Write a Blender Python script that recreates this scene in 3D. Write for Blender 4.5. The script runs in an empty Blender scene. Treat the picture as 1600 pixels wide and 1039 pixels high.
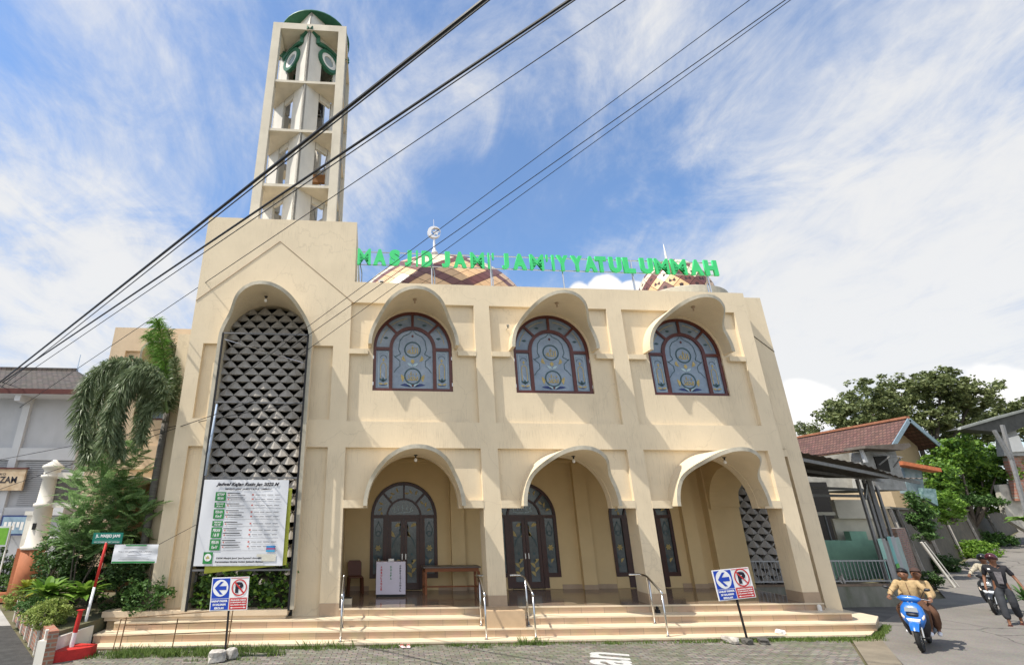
import bpy, bmesh, math, random
import numpy as np
from mathutils import Vector, Matrix
R = math.radians; PI = math.pi
random.seed(7); rng = np.random.default_rng(7)
scene = bpy.context.scene
COL = scene.collection
# ------------------------------------------------------------------ camera
CF, CCX, CCY, CP, CYW, CD, CH = 778.16, 634.77, 519.5, R(20.125), R(3.82), 14.0, 2.75
CPOS = Vector((0, -CD, CH))
FW = Vector((math.sin(CYW)*math.cos(CP), math.cos(CYW)*math.cos(CP), math.sin(CP)))
RT = Vector((math.cos(CYW), -math.sin(CYW), 0)); UP = RT.cross(FW)
cam = bpy.data.cameras.new('camera'); camo = bpy.data.objects.new('camera', cam); COL.objects.link(camo)
camo.matrix_world = Matrix(((RT.x, UP.x, -FW.x, CPOS.x), (RT.y, UP.y, -FW.y, CPOS.y), (RT.z, UP.z, -FW.z, CPOS.z), (0, 0, 0, 1)))
cam.sensor_fit = 'HORIZONTAL'; cam.sensor_width = 36; cam.lens = CF/1600*36
cam.shift_x = (800-CCX)/1600; cam.shift_y = 0; cam.clip_end = 2000; cam.clip_start = 0.1
scene.camera = camo
def at(u, v, y):
    "point on the vertical plane at distance y seen at photo position u,v (survey helper)"
    d = FW+RT*((u-CCX)/CF)-UP*((v-CCY)/CF); t = (y+CD)/d.y
    return CPOS+d*t
# ------------------------------------------------------------------ materials
MATS = {}
def lin(c):
    c = c/255.0
    return c/12.92 if c <= .04045 else ((c+.055)/1.055)**2.4
def hexc(r, g, b): return (lin(r), lin(g), lin(b), 1)
def newmat(name):
    m = bpy.data.materials.new(name); m.use_nodes = True
    return m, m.node_tree.nodes, m.node_tree.links, m.node_tree.nodes['Principled BSDF']
def mat(name, col, rough=.8, var=.12, scale=3.0, bump=0.0, bscale=40, metal=0, spec=.3, streak=0, coat=0, col2=None, detail=6, stretch=None, grime=0):
    if name in MATS: return MATS[name]
    m, N, L, P = newmat(name)
    col = tuple(col[:3])+(1,)
    P.inputs['Roughness'].default_value = rough; P.inputs['Metallic'].default_value = metal
    P.inputs['Specular IOR Level'].default_value = spec; P.inputs['Coat Weight'].default_value = coat
    tc = N.new('ShaderNodeTexCoord'); src = tc.outputs['Object']
    if stretch:
        mp = N.new('ShaderNodeMapping'); mp.inputs['Scale'].default_value = stretch; L.new(src, mp.inputs[0]); src = mp.outputs[0]
    n = N.new('ShaderNodeTexNoise'); n.inputs['Scale'].default_value = scale; n.inputs['Detail'].default_value = detail; n.inputs['Roughness'].default_value = .65
    L.new(src, n.inputs['Vector'])
    mr = N.new('ShaderNodeMapRange'); mr.inputs[1].default_value = .3; mr.inputs[2].default_value = .7
    mr.clamp = True; L.new(n.outputs['Fac'], mr.inputs[0])
    mx = N.new('ShaderNodeMix'); mx.data_type = 'RGBA'
    if col2: a, b = col, tuple(col2[:3])+(1,)
    else: a = tuple(c*(1-var) for c in col[:3])+(1,); b = tuple(min(1, c*(1+var)) for c in col[:3])+(1,)
    mx.inputs[6].default_value = a; mx.inputs[7].default_value = b
    L.new(mr.outputs[0], mx.inputs[0]); out = mx.outputs[2]
    if streak:
        tcs = N.new('ShaderNodeMapping'); tcs.inputs['Scale'].default_value = (1.6, 1.6, .45); L.new(tc.outputs['Object'], tcs.inputs[0])
        n2 = N.new('ShaderNodeTexNoise'); n2.inputs['Scale'].default_value = 1.6; n2.inputs['Detail'].default_value = 8; L.new(tcs.outputs[0], n2.inputs['Vector'])
        r2 = N.new('ShaderNodeMapRange'); r2.inputs[1].default_value = .5; r2.inputs[2].default_value = .75; r2.inputs[3].default_value = 0; r2.inputs[4].default_value = streak
        L.new(n2.outputs['Fac'], r2.inputs[0])
        m2 = N.new('ShaderNodeMix'); m2.data_type = 'RGBA'; m2.inputs[7].default_value = tuple(c*.45 for c in col[:3])+(1,)
        L.new(r2.outputs[0], m2.inputs[0]); L.new(out, m2.inputs[6]); out = m2.outputs[2]
    if grime:
        n3 = N.new('ShaderNodeTexNoise'); n3.inputs['Scale'].default_value = .55; n3.inputs['Detail'].default_value = 12; n3.inputs['Roughness'].default_value = .75; L.new(tc.outputs['Object'], n3.inputs['Vector'])
        n4 = N.new('ShaderNodeTexNoise'); mp4 = N.new('ShaderNodeMapping'); mp4.inputs['Scale'].default_value = (9, 9, .55); L.new(tc.outputs['Object'], mp4.inputs[0]); L.new(mp4.outputs[0], n4.inputs['Vector']); n4.inputs['Detail'].default_value = 6
        mu = N.new('ShaderNodeMath'); mu.operation = 'MULTIPLY'; L.new(n3.outputs['Fac'], mu.inputs[0]); L.new(n4.outputs['Fac'], mu.inputs[1])
        r3 = N.new('ShaderNodeMapRange'); r3.inputs[1].default_value = .27; r3.inputs[2].default_value = .42; r3.inputs[3].default_value = 0; r3.inputs[4].default_value = grime; L.new(mu.outputs[0], r3.inputs[0])
        vo = N.new('ShaderNodeTexVoronoi'); vo.feature = 'DISTANCE_TO_EDGE'; vo.inputs['Scale'].default_value = .5; nn = N.new('ShaderNodeTexNoise'); nn.inputs['Scale'].default_value = 2; nn.inputs['Detail'].default_value = 8; L.new(tc.outputs['Object'], nn.inputs['Vector'])
        mv = N.new('ShaderNodeMix'); mv.data_type = 'VECTOR'; mv.inputs[0].default_value = .35; L.new(tc.outputs['Object'], mv.inputs[4]); L.new(nn.outputs['Color'], mv.inputs[5]); L.new(mv.outputs[1], vo.inputs['Vector'])
        rc = N.new('ShaderNodeMapRange'); rc.inputs[1].default_value = 0; rc.inputs[2].default_value = .004; rc.inputs[3].default_value = grime*.8; rc.inputs[4].default_value = 0; L.new(vo.outputs['Distance'], rc.inputs[0])
        mm = N.new('ShaderNodeMath'); mm.operation = 'MAXIMUM'; L.new(r3.outputs[0], mm.inputs[0]); L.new(rc.outputs[0], mm.inputs[1])
        m4 = N.new('ShaderNodeMix'); m4.data_type = 'RGBA'; m4.inputs[7].default_value = (col[0]*.38, col[1]*.36, col[2]*.36, 1); L.new(mm.outputs[0], m4.inputs[0]); L.new(out, m4.inputs[6]); out = m4.outputs[2]
    L.new(out, P.inputs['Base Color'])
    if bump:
        nb = N.new('ShaderNodeTexNoise'); nb.inputs['Scale'].default_value = bscale; nb.inputs['Detail'].default_value = 5; L.new(tc.outputs['Object'], nb.inputs['Vector'])
        bp = N.new('ShaderNodeBump'); bp.inputs['Strength'].default_value = bump; bp.inputs['Distance'].default_value = .02
        L.new(nb.outputs['Fac'], bp.inputs['Height']); L.new(bp.outputs[0], P.inputs['Normal'])
    MATS[name] = m
    return m
def leafmat(name, c1, c2, rough=.55, trans=.25):
    if name in MATS: return MATS[name]
    m, N, L, P = newmat(name)
    g = N.new('ShaderNodeNewGeometry'); mx = N.new('ShaderNodeMix'); mx.data_type = 'RGBA'
    mx.inputs[6].default_value = tuple(c1[:3])+(1,); mx.inputs[7].default_value = tuple(c2[:3])+(1,)
    L.new(g.outputs['Random Per Island'], mx.inputs[0]); L.new(mx.outputs[2], P.inputs['Base Color'])
    P.inputs['Roughness'].default_value = rough; P.inputs['Specular IOR Level'].default_value = .35
    tr = N.new('ShaderNodeBsdfTranslucent'); L.new(mx.outputs[2], tr.inputs[0])
    ms = N.new('ShaderNodeMixShader'); ms.inputs[0].default_value = trans
    L.new(P.outputs[0], ms.inputs[1]); L.new(tr.outputs[0], ms.inputs[2]); L.new(ms.outputs[0], N['Material Output'].inputs[0])
    MATS[name] = m
    return m
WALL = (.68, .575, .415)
M_wall = mat('cream_wall_paint', WALL, .85, .06, .7, bump=.12, bscale=22, streak=.10, grime=.26)
M_trim = mat('weathered_trim', (.50, .46, .37), .85, .16, 5, bump=.15, bscale=30, streak=.35)
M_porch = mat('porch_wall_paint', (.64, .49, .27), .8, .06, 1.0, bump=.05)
M_white = mat('white_paint', (.78, .76, .72), .6, .05, 4)
M_frame = mat('red_brown_frame', (.085, .018, .013), .35, .25, 6, spec=.5)
M_doorf = mat('dark_brown_frame', (.045, .013, .009), .35, .25, 6, spec=.5)
M_conc = mat('lattice_concrete', (.33, .31, .285), .9, .22, 6, bump=.3, bscale=30)
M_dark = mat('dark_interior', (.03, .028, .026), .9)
M_steel = mat('stainless_steel', (.55, .55, .55), .25, .08, 8, metal=1)
M_black = mat('black_paint', (.015, .015, .017), .45, .3, 5)
M_rubber = mat('rubber', (.02, .02, .02), .8, .3, 9)
M_red = mat('red_paint', (.5, .03, .025), .6, .2, 8, bump=.1)
M_green = mat('minaret_green', (.03, .13, .075), .5, .15, 5)
# ------------------------------------------------------------------ mesh building
class MB:
    def __init__(s): s.v = []; s.f = []; s.m = []
    def add(s, vs, fs, mi=0):
        o = len(s.v); s.v += [tuple(p) for p in vs]; s.f += [tuple(i+o for i in f) for f in fs]; s.m += [mi]*len(fs); return s
    def box(s, x0, x1, y0, y1, z0, z1, mi=0):
        v = [(x0,y0,z0),(x1,y0,z0),(x1,y1,z0),(x0,y1,z0),(x0,y0,z1),(x1,y0,z1),(x1,y1,z1),(x0,y1,z1)]
        return s.add(v, [(0,3,2,1),(4,5,6,7),(0,1,5,4),(1,2,6,5),(2,3,7,6),(3,0,4,7)], mi)
    def prism(s, poly, z0, z1, mi=0):        # poly in xy, counter-clockwise
        n = len(poly)
        v = [(x,y,z0) for x,y in poly]+[(x,y,z1) for x,y in poly]
        return s.add(v, [tuple(range(n-1,-1,-1)), tuple(range(n,2*n))]+[(i,(i+1)%n,(i+1)%n+n,i+n) for i in range(n)], mi)
    def prism_y(s, poly, y0, y1, mi=0):      # poly in xz
        n = len(poly)
        v = [(x,y0,z) for x,z in poly]+[(x,y1,z) for x,z in poly]
        return s.add(v, [tuple(range(n)), tuple(range(2*n-1,n-1,-1))]+[(i,i+n,(i+1)%n+n,(i+1)%n) for i in range(n)], mi)
    def prism_x(s, poly, x0, x1, mi=0):      # poly in yz
        n = len(poly)
        v = [(x0,y,z) for y,z in poly]+[(x1,y,z) for y,z in poly]
        return s.add(v, [tuple(range(n)), tuple(range(2*n-1,n-1,-1))]+[(i,i+n,(i+1)%n+n,(i+1)%n) for i in range(n)], mi)
    def tube(s, pts, r, n=8, mi=0, caps=True):
        pts = [Vector(p) for p in pts]; k = len(pts); rr = r if isinstance(r, (list, tuple)) else [r]*k
        o = len(s.v); ref = None
        for i, p in enumerate(pts):
            t = (pts[min(i+1,k-1)]-pts[max(i-1,0)]).normalized()
            if ref is None: ref = t.orthogonal().normalized()
            ref = (ref-t*ref.dot(t)); ref = ref.normalized() if ref.length > 1e-6 else t.orthogonal().normalized()
            b = t.cross(ref)
            for j in range(n):
                a = 2*PI*j/n; q = p+(ref*math.cos(a)+b*math.sin(a))*rr[i]; s.v.append(tuple(q))
        for i in range(k-1):
            for j in range(n):
                s.f.append((o+i*n+j, o+i*n+(j+1)%n, o+(i+1)*n+(j+1)%n, o+(i+1)*n+j)); s.m.append(mi)
        if caps:
            s.f.append(tuple(o+j for j in range(n-1,-1,-1))); s.f.append(tuple(o+(k-1)*n+j for j in range(n))); s.m += [mi, mi]
        return s
    def lathe(s, prof, c=(0,0,0), n=24, mi=0):   # prof: (r,z)
        o = len(s.v); k = len(prof)
        for r, z in prof:
            for j in range(n):
                a = 2*PI*j/n; s.v.append((c[0]+r*math.cos(a), c[1]+r*math.sin(a), c[2]+z))
        for i in range(k-1):
            for j in range(n):
                s.f.append((o+i*n+j, o+i*n+(j+1)%n, o+(i+1)*n+(j+1)%n, o+(i+1)*n+j)); s.m.append(mi)
        s.f.append(tuple(o+j for j in range(n-1,-1,-1))); s.f.append(tuple(o+(k-1)*n+j for j in range(n))); s.m += [mi, mi]
        return s
    def bar(s, a, b, w, h=None, mi=0):        # rectangular bar from a to b
        a, b = Vector(a), Vector(b); h = h or w; t = (b-a).normalized()
        x = t.cross(Vector((0,0,1))); x = x.normalized() if x.length > 1e-4 else Vector((1,0,0)); y = x.cross(t)
        v = [tuple(p+x*sx*w/2+y*sy*h/2) for p in (a, b) for sx, sy in ((-1,-1),(1,-1),(1,1),(-1,1))]
        return s.add(v, [(0,1,2,3),(7,6,5,4),(0,4,5,1),(1,5,6,2),(2,6,7,3),(3,7,4,0)], mi)
    def xf(s, M):
        s.v = [tuple(M @ Vector(p)) for p in s.v]; return s
    def build(s, name, mats, parent=None, smooth=False, bevel=0):
        me = bpy.data.meshes.new(name); me.from_pydata(s.v, [], s.f)
        mats = mats if isinstance(mats, (list, tuple)) else [mats]
        for m in mats: me.materials.append(m)
        if len(mats) > 1: me.polygons.foreach_set('material_index', s.m)
        bm = bmesh.new(); bm.from_mesh(me); bmesh.ops.recalc_face_normals(bm, faces=bm.faces)
        if bevel: bmesh.ops.bevel(bm, geom=[e for e in bm.edges], offset=bevel, segments=2, affect='EDGES', profile=.5, clamp_overlap=True)
        bm.to_mesh(me); bm.free()
        if smooth:
            me.polygons.foreach_set('use_smooth', [True]*len(me.polygons))
        o = bpy.data.objects.new(name, me); COL.objects.link(o)
        if parent: o.parent = parent
        if smooth == 'auto':
            me.set_sharp_from_angle(angle=R(40))
        return o
def split_build(mb, name, mats, parent=None, **k):
    "each separate piece becomes an object of its own"
    par = list(range(len(mb.v)))
    def find(i):
        while par[i] != i: par[i] = par[par[i]]; i = par[i]
        return i
    for f in mb.f:
        for i in f[1:]: par[find(i)] = find(f[0])
    groups = {}
    for n, f in enumerate(mb.f): groups.setdefault(find(f[0]), []).append(n)
    out = []
    for g in groups.values():
        m = MB(); idx = {}
        for n in g:
            for i in mb.f[n]:
                if i not in idx: idx[i] = len(m.v); m.v.append(mb.v[i])
            m.f.append(tuple(idx[i] for i in mb.f[n])); m.m.append(mb.m[n])
        out.append(m.build(name, mats, parent, **k))
    return out
def smooth_sharp(o, a=40):
    o.data.polygons.foreach_set('use_smooth', [True]*len(o.data.polygons)); o.data.set_sharp_from_angle(angle=R(a)); return o
def empty(name, loc=(0,0,0), rz=0):
    o = bpy.data.objects.new(name, None); COL.objects.link(o); o.location = loc; o.rotation_euler = (0,0,rz); o.empty_display_size = .2; return o
def tag(o, label, cat, group=None, kind=None):
    if label: o['label'] = label
    if cat: o['category'] = cat
    if group: o['group'] = group
    if kind: o['kind'] = kind
    return o
def struct(o, kind='structure'): o['kind'] = kind; return o
def kids(o): return [c for c in bpy.data.objects if c.parent == o]
def copy_tree(o, parent=None):
    c = o.copy(); COL.objects.link(c); c.parent = parent
    for ch in kids(o): copy_tree(ch, c)
    return c
def text_mesh(name, s, size, mt, parent=None, depth=.004, bold=0, align='CENTER', loc=(0,0,0), rot=(R(90),0,0), fit=None, shear=0):
    "lettering as a mesh; stands in the xz plane facing -y; fit=(width,height) scales to that box"
    cu = bpy.data.curves.new(name, 'FONT'); cu.body = s; cu.size = size; cu.extrude = depth; cu.offset = bold; cu.align_x = align; cu.resolution_u = 3; cu.shear = shear
    to = bpy.data.objects.new(name+'_c', cu); COL.objects.link(to)
    dg = bpy.context.evaluated_depsgraph_get(); me = bpy.data.meshes.new_from_object(to.evaluated_get(dg)); bpy.data.objects.remove(to)
    if fit and len(me.vertices):
        xs = [v.co.x for v in me.vertices]; ys = [v.co.y for v in me.vertices]
        w = max(xs)-min(xs); h = max(ys)-min(ys); cx = (max(xs)+min(xs))/2; cy = (max(ys)+min(ys))/2
        sx = fit[0]/w if fit[0] else 1; sy = fit[1]/h if fit[1] else sx
        if not fit[0]: sx = sy
        for v in me.vertices: v.co.x = (v.co.x-cx)*sx; v.co.y = (v.co.y-cy)*sy
    me.materials.clear(); me.materials.append(mt); me.name = name
    o = bpy.data.objects.new(name, me); COL.objects.link(o); o.location = loc; o.rotation_euler = rot
    if parent: o.parent = parent
    return o
def join_meshes(objs, name, parent=None):
    "merge several mesh objects (with transforms) into one mesh object"
    bm = bmesh.new(); mats = []
    for o in objs:
        me = o.data.copy(); me.transform(Matrix.LocRotScale(o.location, o.rotation_euler, o.scale)); idx = []
        for m in me.materials:
            if m not in mats: mats.append(m)
            idx.append(mats.index(m))
        n0 = len(bm.faces); bm.from_mesh(me); bm.faces.ensure_lookup_table()
        for f in bm.faces[n0:]: f.material_index = idx[f.material_index] if idx else 0
        bpy.data.meshes.remove(me)
    out = bpy.data.meshes.new(name); bm.to_mesh(out); bm.free()
    for m in mats: out.materials.append(m)
    for o in objs: bpy.data.objects.remove(o)
    o = bpy.data.objects.new(name, out); COL.objects.link(o)
    if parent: o.parent = parent
    return o
def arch_pts(cx, zs, a, b, n=24, t0=0, t1=PI):
    return [(cx+a*math.cos(t0+(t1-t0)*i/n), zs+b*math.sin(t0+(t1-t0)*i/n)) for i in range(n+1)]
def arch_wall(mb, x0, x1, z0, z1, cx, zs, a, b, zb, y0, y1, n=24, mi=0):
    "wall plate x0..x1, z0..z1 with an arched opening; zb = bottom of the opening"
    if cx-a > x0+1e-4: mb.box(x0, cx-a, y0, y1, z0, z1, mi)
    if x1 > cx+a+1e-4: mb.box(cx+a, x1, y0, y1, z0, z1, mi)
    if zb > z0+1e-4: mb.box(cx-a, cx+a, y0, y1, z0, zb, mi)
    P = arch_pts(cx, zs, a, b, n)
    for i in range(n):
        (xa, za), (xb, zb_) = P[i], P[i+1]
        v = [(xa,y0,za),(xb,y0,zb_),(xb,y0,z1),(xa,y0,z1),(xa,y1,za),(xb,y1,zb_),(xb,y1,z1),(xa,y1,z1)]
        mb.add(v, [(0,1,2,3),(7,6,5,4),(0,4,5,1),(3,2,6,7)], mi)
def foliage(name, centers, size, mt, parent=None, aspect=.45, up=.3, jitter=.5, droop=0):
    "leaf-shaped faces (4-gon, pointed) at the given centres"
    c = np.asarray(centers, float); n = len(c)
    d = rng.normal(size=(n, 3)); d[:, 2] = d[:, 2]*.6-droop; d /= np.linalg.norm(d, axis=1)[:, None]
    nn = rng.normal(size=(n, 3)); nn[:, 2] += up*3; w = np.cross(d, nn); w /= np.linalg.norm(w, axis=1)[:, None]
    s = size*(1+jitter*(rng.random(n)-.5))[:, None]
    v = np.empty((n, 4, 3)); v[:, 0] = c-d*s*.5; v[:, 1] = c+w*s*aspect*.5+d*s*.05; v[:, 2] = c+d*s*.5; v[:, 3] = c-w*s*aspect*.5+d*s*.05
    me = bpy.data.meshes.new(name)
    me.vertices.add(n*4); me.vertices.foreach_set('co', v.reshape(-1)); me.loops.add(n*4); me.polygons.add(n)
    me.loops.foreach_set('vertex_index', np.arange(n*4)); me.polygons.foreach_set('loop_start', np.arange(0, n*4, 4))
    me.update(); me.validate()
    mts = mt if isinstance(mt, (list, tuple)) else [mt]
    for m in mts: me.materials.append(m)
    if len(mts) > 1: me.polygons.foreach_set('material_index', rng.integers(0, len(mts), n))
    o = bpy.data.objects.new(name, me); COL.objects.link(o)
    if parent: o.parent = parent
    return o
def clumps(n_clump, per, rad, ext, cen, shell=.55):
    "points gathered in clumps filling an ellipsoid"
    out = []
    for _ in range(n_clump):
        d = rng.normal(size=3); d /= np.linalg.norm(d); r = (shell+(1-shell)*rng.random())
        c = np.array(cen)+d*r*np.array(ext)*(.85+.3*rng.random()); k = max(4, int(per*(.5+rng.random()))); rr = rad*(.6+.8*rng.random())
        p = rng.normal(size=(k, 3)); p /= np.linalg.norm(p, axis=1)[:, None]; p *= (rng.random(k)**.5)[:, None]*rr; p[:, 2] *= .7
        out.append(c+p)
    return np.concatenate(out)
# ------------------------------------------------------------------ light and sky
SUNV = Vector((2.6, 1.0, -4.5)).normalized()      # direction the light travels
sd = bpy.data.lights.new('sun', 'SUN'); so = bpy.data.objects.new('sun', sd); COL.objects.link(so)
sd.energy = 3.6; sd.angle = R(.5); sd.color = (1, .94, .84); so.rotation_euler = SUNV.to_track_quat('-Z', 'Y').to_euler(); so.location = (-20, -10, 40)
world = bpy.data.worlds.new('World'); scene.world = world; world.use_nodes = True
N, L = world.node_tree.nodes, world.node_tree.links; N.clear()
out = N.new('ShaderNodeOutputWorld'); sky = N.new('ShaderNodeTexSky'); sky.sky_type = 'NISHITA'; sky.sun_disc = False
sky.sun_elevation = math.asin(-SUNV.z); sky.sun_rotation = math.atan2(-SUNV.x, -SUNV.y); sky.air_density = 1.0; sky.dust_density = .6; sky.ozone_density = 2.5
hs = N.new('ShaderNodeHueSaturation'); hs.inputs['Saturation'].default_value = 1.22; hs.inputs['Value'].default_value = 1; L.new(sky.outputs[0], hs.inputs['Color'])
bg = N.new('ShaderNodeBackground'); bg.inputs[1].default_value = .138; L.new(hs.outputs[0], bg.inputs[0])
tc = N.new('ShaderNodeTexCoord'); sep = N.new('ShaderNodeSeparateXYZ'); L.new(tc.outputs['Generated'], sep.inputs[0])
def math_(op, a, b=None, c=None, clamp=False):
    n = N.new('ShaderNodeMath'); n.operation = op; n.use_clamp = clamp
    for i, x in enumerate((a, b, c)):
        if x is None: continue
        if isinstance(x, (int, float)): n.inputs[i].default_value = x
        else: L.new(x, n.inputs[i])
    return n.outputs[0]
zz = math_('ADD', math_('MAXIMUM', sep.outputs[2], 0), .22)
px, py = math_('DIVIDE', sep.outputs[0], zz), math_('DIVIDE', sep.outputs[1], zz)
cmb = N.new('ShaderNodeCombineXYZ'); L.new(px, cmb.inputs[0]); L.new(py, cmb.inputs[1])
def noise(vec, scale, detail, rough, dist, off=(0,0,0), stretch=(1,1,1), rot=0):
    mp = N.new('ShaderNodeMapping'); mp.inputs['Location'].default_value = off; mp.inputs['Scale'].default_value = stretch; mp.inputs['Rotation'].default_value = (0,0,rot); L.new(vec, mp.inputs[0])
    n = N.new('ShaderNodeTexNoise'); n.inputs['Scale'].default_value = scale; n.inputs['Detail'].default_value = detail; n.inputs['Roughness'].default_value = rough; n.inputs['Distortion'].default_value = dist
    L.new(mp.outputs[0], n.inputs['Vector']); return n.outputs['Fac']
def ramp(x, a, b, lo=0, hi=1):
    m = N.new('ShaderNodeMapRange'); m.interpolation_type = 'SMOOTHSTEP'
    for i, q in ((1,a),(2,b),(3,lo),(4,hi)): m.inputs[i].default_value = q
    L.new(x, m.inputs[0]); return m.outputs[0]
def blob_dir(d, r, amp):
    vm = N.new('ShaderNodeVectorMath'); vm.operation = 'DISTANCE'; L.new(tc.outputs['Generated'], vm.inputs[0]); vm.inputs[1].default_value = Vector(d).normalized()
    return ramp(vm.outputs['Value'], 0, r, amp, 0)
def blob(u, v, r, amp):          # a soft patch of the sky round one direction
    d = (FW+RT*((u-CCX)/CF)-UP*((v-CCY)/CF)).normalized()
    vm = N.new('ShaderNodeVectorMath'); vm.operation = 'DISTANCE'; L.new(tc.outputs['Generated'], vm.inputs[0]); vm.inputs[1].default_value = d
    return ramp(vm.outputs['Value'], 0, r, amp, 0)
cir = noise(cmb.outputs[0], 2.3, 12, .66, .8, (3.1, 1.7, 0), (1, .72, 1), R(-30))
cir2 = noise(cmb.outputs[0], 7.0, 9, .65, .6, (1.1, 4.7, 0), (1, .6, 1), R(-30))
bias = None
for u, v, r, a in [(240,130,.36,.15),(60,330,.35,.12),(60,520,.35,.14),(1500,450,.46,.22),(1180,520,.26,.18),(1350,560,.3,.1),(1300,420,.3,.06),(1000,100,.45,.07),(600,200,.25,.12),(1560,200,.4,.06),(200,560,.3,.1),
                   (700,330,.28,-.16),(800,380,.25,-.10),(330,60,.2,-.04),(1000,320,.25,-.10),(90,100,.18,-.1),(740,20,.25,-.02)]:
    b = blob(u, v, r, a); bias = b if bias is None else math_('ADD', bias, b)
dens = math_('ADD', math_('ADD', math_('MULTIPLY', cir, .75), math_('MULTIPLY', cir2, .25)), bias)
dens = math_('ADD', dens, blob_dir((-.35, -1, .55), 1.2, .3))  # unseen bright cloud added behind the camera to lift the fill light
mask = ramp(dens, .40, .74, .16, .93)
# puffy banks low on the sky
puf = noise(tc.outputs['Generated'], 9, 8, .55, .2, (0, 0, 0), (1, 1, 1.6))
pb = None
for u, v, r, a in [(945,452,.055,1.0),(985,462,.05,.9),(905,460,.045,.8),(1258,632,.075,1.0),(1235,690,.06,.9),(1390,625,.04,.5),(1560,605,.07,.8),(330,585,.05,.7),(230,560,.09,.6),(1020,470,.04,.7)]:
    b = blob(u, v, r, a); pb = b if pb is None else math_('MAXIMUM', pb, b)
pmask = ramp(math_('ADD', pb, math_('MULTIPLY', math_('SUBTRACT', puf, .5), 1.1)), .34, .56)
hz = ramp(sep.outputs[2], .0, .35, .55, 0)
cloud = N.new('ShaderNodeBackground')
cr = N.new('ShaderNodeMix'); cr.data_type = 'RGBA'; cr.inputs[6].default_value = (.66, .74, .90, 1); cr.inputs[7].default_value = (1, .99, .97, 1)
L.new(ramp(math_('ADD', math_('MULTIPLY', dens, .6), math_('MULTIPLY', cir2, .6)), .42, .86), cr.inputs[0]); L.new(cr.outputs[2], cloud.inputs[0]); L.new(math_('ADD', blob_dir((-.35, -1, .55), 1.15, .45), .55), cloud.inputs[1])  # clouds behind the camera get extra strength, added as fill
puff = N.new('ShaderNodeBackground'); puff.inputs[0].default_value = (1, .99, .98, 1); puff.inputs[1].default_value = .66
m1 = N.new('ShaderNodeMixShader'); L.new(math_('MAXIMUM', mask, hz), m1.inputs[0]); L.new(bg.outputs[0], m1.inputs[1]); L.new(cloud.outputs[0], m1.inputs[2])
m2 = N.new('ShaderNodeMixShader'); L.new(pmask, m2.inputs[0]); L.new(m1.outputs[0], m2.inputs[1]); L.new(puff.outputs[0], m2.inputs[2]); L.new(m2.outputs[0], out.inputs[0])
vs = scene.view_settings; vs.view_transform = 'Standard'; vs.look = 'None'; vs.gamma = 1; vs.exposure = .72; vs.use_curve_mapping = False
scene.cycles.max_bounces = 6; scene.cycles.diffuse_bounces = 4; scene.cycles.transparent_max_bounces = 8
# ------------------------------------------------------------------ the mosque
mosque = empty('mosque', (5.3, 0, 0)); mosque.location = (0, 0, 0)
tag(mosque, 'cream two storey mosque with arched hoods, openwork minaret and checkered domes', 'mosque')
BAYS = [(-.735, 3.02), (3.5, 7.23), (7.71, 11.44)]; CXS = [1.14, 5.38, 9.6]
PIERS = [(-1.22, -.735), (3.02, 3.5), (7.23, 7.71), (11.44, 11.9)]
RC = .12            # depth of the recessed panels
M_tile = mat('step_riser_tile', (.56, .40, .25), .45, .10, 1.7, spec=.4)
M_tread = mat('step_tread_tile', (.70, .59, .43), .4, .08, 2.2, spec=.4)
M_skirt = mat('skirting_tile', (.40, .30, .21), .5, .1, 3)
def tiles(name, base, w=.6, h=.3, mortar=(.30,.24,.18), rough=.4, off=.5, scale=1, msize=.006, var=.1, bump=.3, axis='xz'):
    m, N, L, P = newmat(name); tc = N.new('ShaderNodeTexCoord'); sx = N.new('ShaderNodeSeparateXYZ'); L.new(tc.outputs['Object'], sx.inputs[0])
    cx = N.new('ShaderNodeCombineXYZ'); i, j = {'xz': (0,2), 'xy': (0,1), 'yz': (1,2)}[axis]
    L.new(sx.outputs[i], cx.inputs[0]); L.new(sx.outputs[j], cx.inputs[1])
    b = N.new('ShaderNodeTexBrick'); b.offset = off; b.inputs['Scale'].default_value = scale; b.inputs['Brick Width'].default_value = w; b.inputs['Row Height'].default_value = h
    b.inputs['Mortar Size'].default_value = msize; b.inputs['Mortar Smooth'].default_value = .1; b.inputs['Bias'].default_value = 0
    b.inputs['Color1'].default_value = tuple(c*(1-var) for c in base)+(1,); b.inputs['Color2'].default_value = tuple(c*(1+var) for c in base)+(1,); b.inputs['Mortar'].default_value = tuple(mortar)+(1,)
    L.new(cx.outputs[0], b.inputs['Vector']); n = N.new('ShaderNodeTexNoise'); n.inputs['Scale'].default_value = 2.3; n.inputs['Detail'].default_value = 8; L.new(tc.outputs['Object'], n.inputs['Vector'])
    mx = N.new('ShaderNodeMix'); mx.data_type = 'RGBA'; mx.blend_type = 'MULTIPLY'; mx.inputs[0].default_value = .35; L.new(b.outputs['Color'], mx.inputs[6]); L.new(n.outputs['Color'], mx.inputs[7])
    hsv = N.new('ShaderNodeHueSaturation'); hsv.inputs['Saturation'].default_value = .9; hsv.inputs['Value'].default_value = 1.15; L.new(mx.outputs[2], hsv.inputs['Color']); L.new(hsv.outputs[0], P.inputs['Base Color'])
    P.inputs['Roughness'].default_value = rough
    if bump:
        bp = N.new('ShaderNodeBump'); bp.inputs['Strength'].default_value = bump; bp.inputs['Distance'].default_value = .01; bp.invert = True; L.new(b.outputs['Fac'], bp.inputs['Height']); L.new(bp.outputs[0], P.inputs['Normal'])
    MATS[name] = m; return m
M_riser = tiles('step_riser_tiles', (.50, .34, .205), .6, .6, (.28,.2,.14), .45, 0)
M_floor = tiles('porch_floor_tiles', (.23, .165, .115), .6, .6, (.10,.08,.06), .12, 0, axis='xy')
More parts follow.
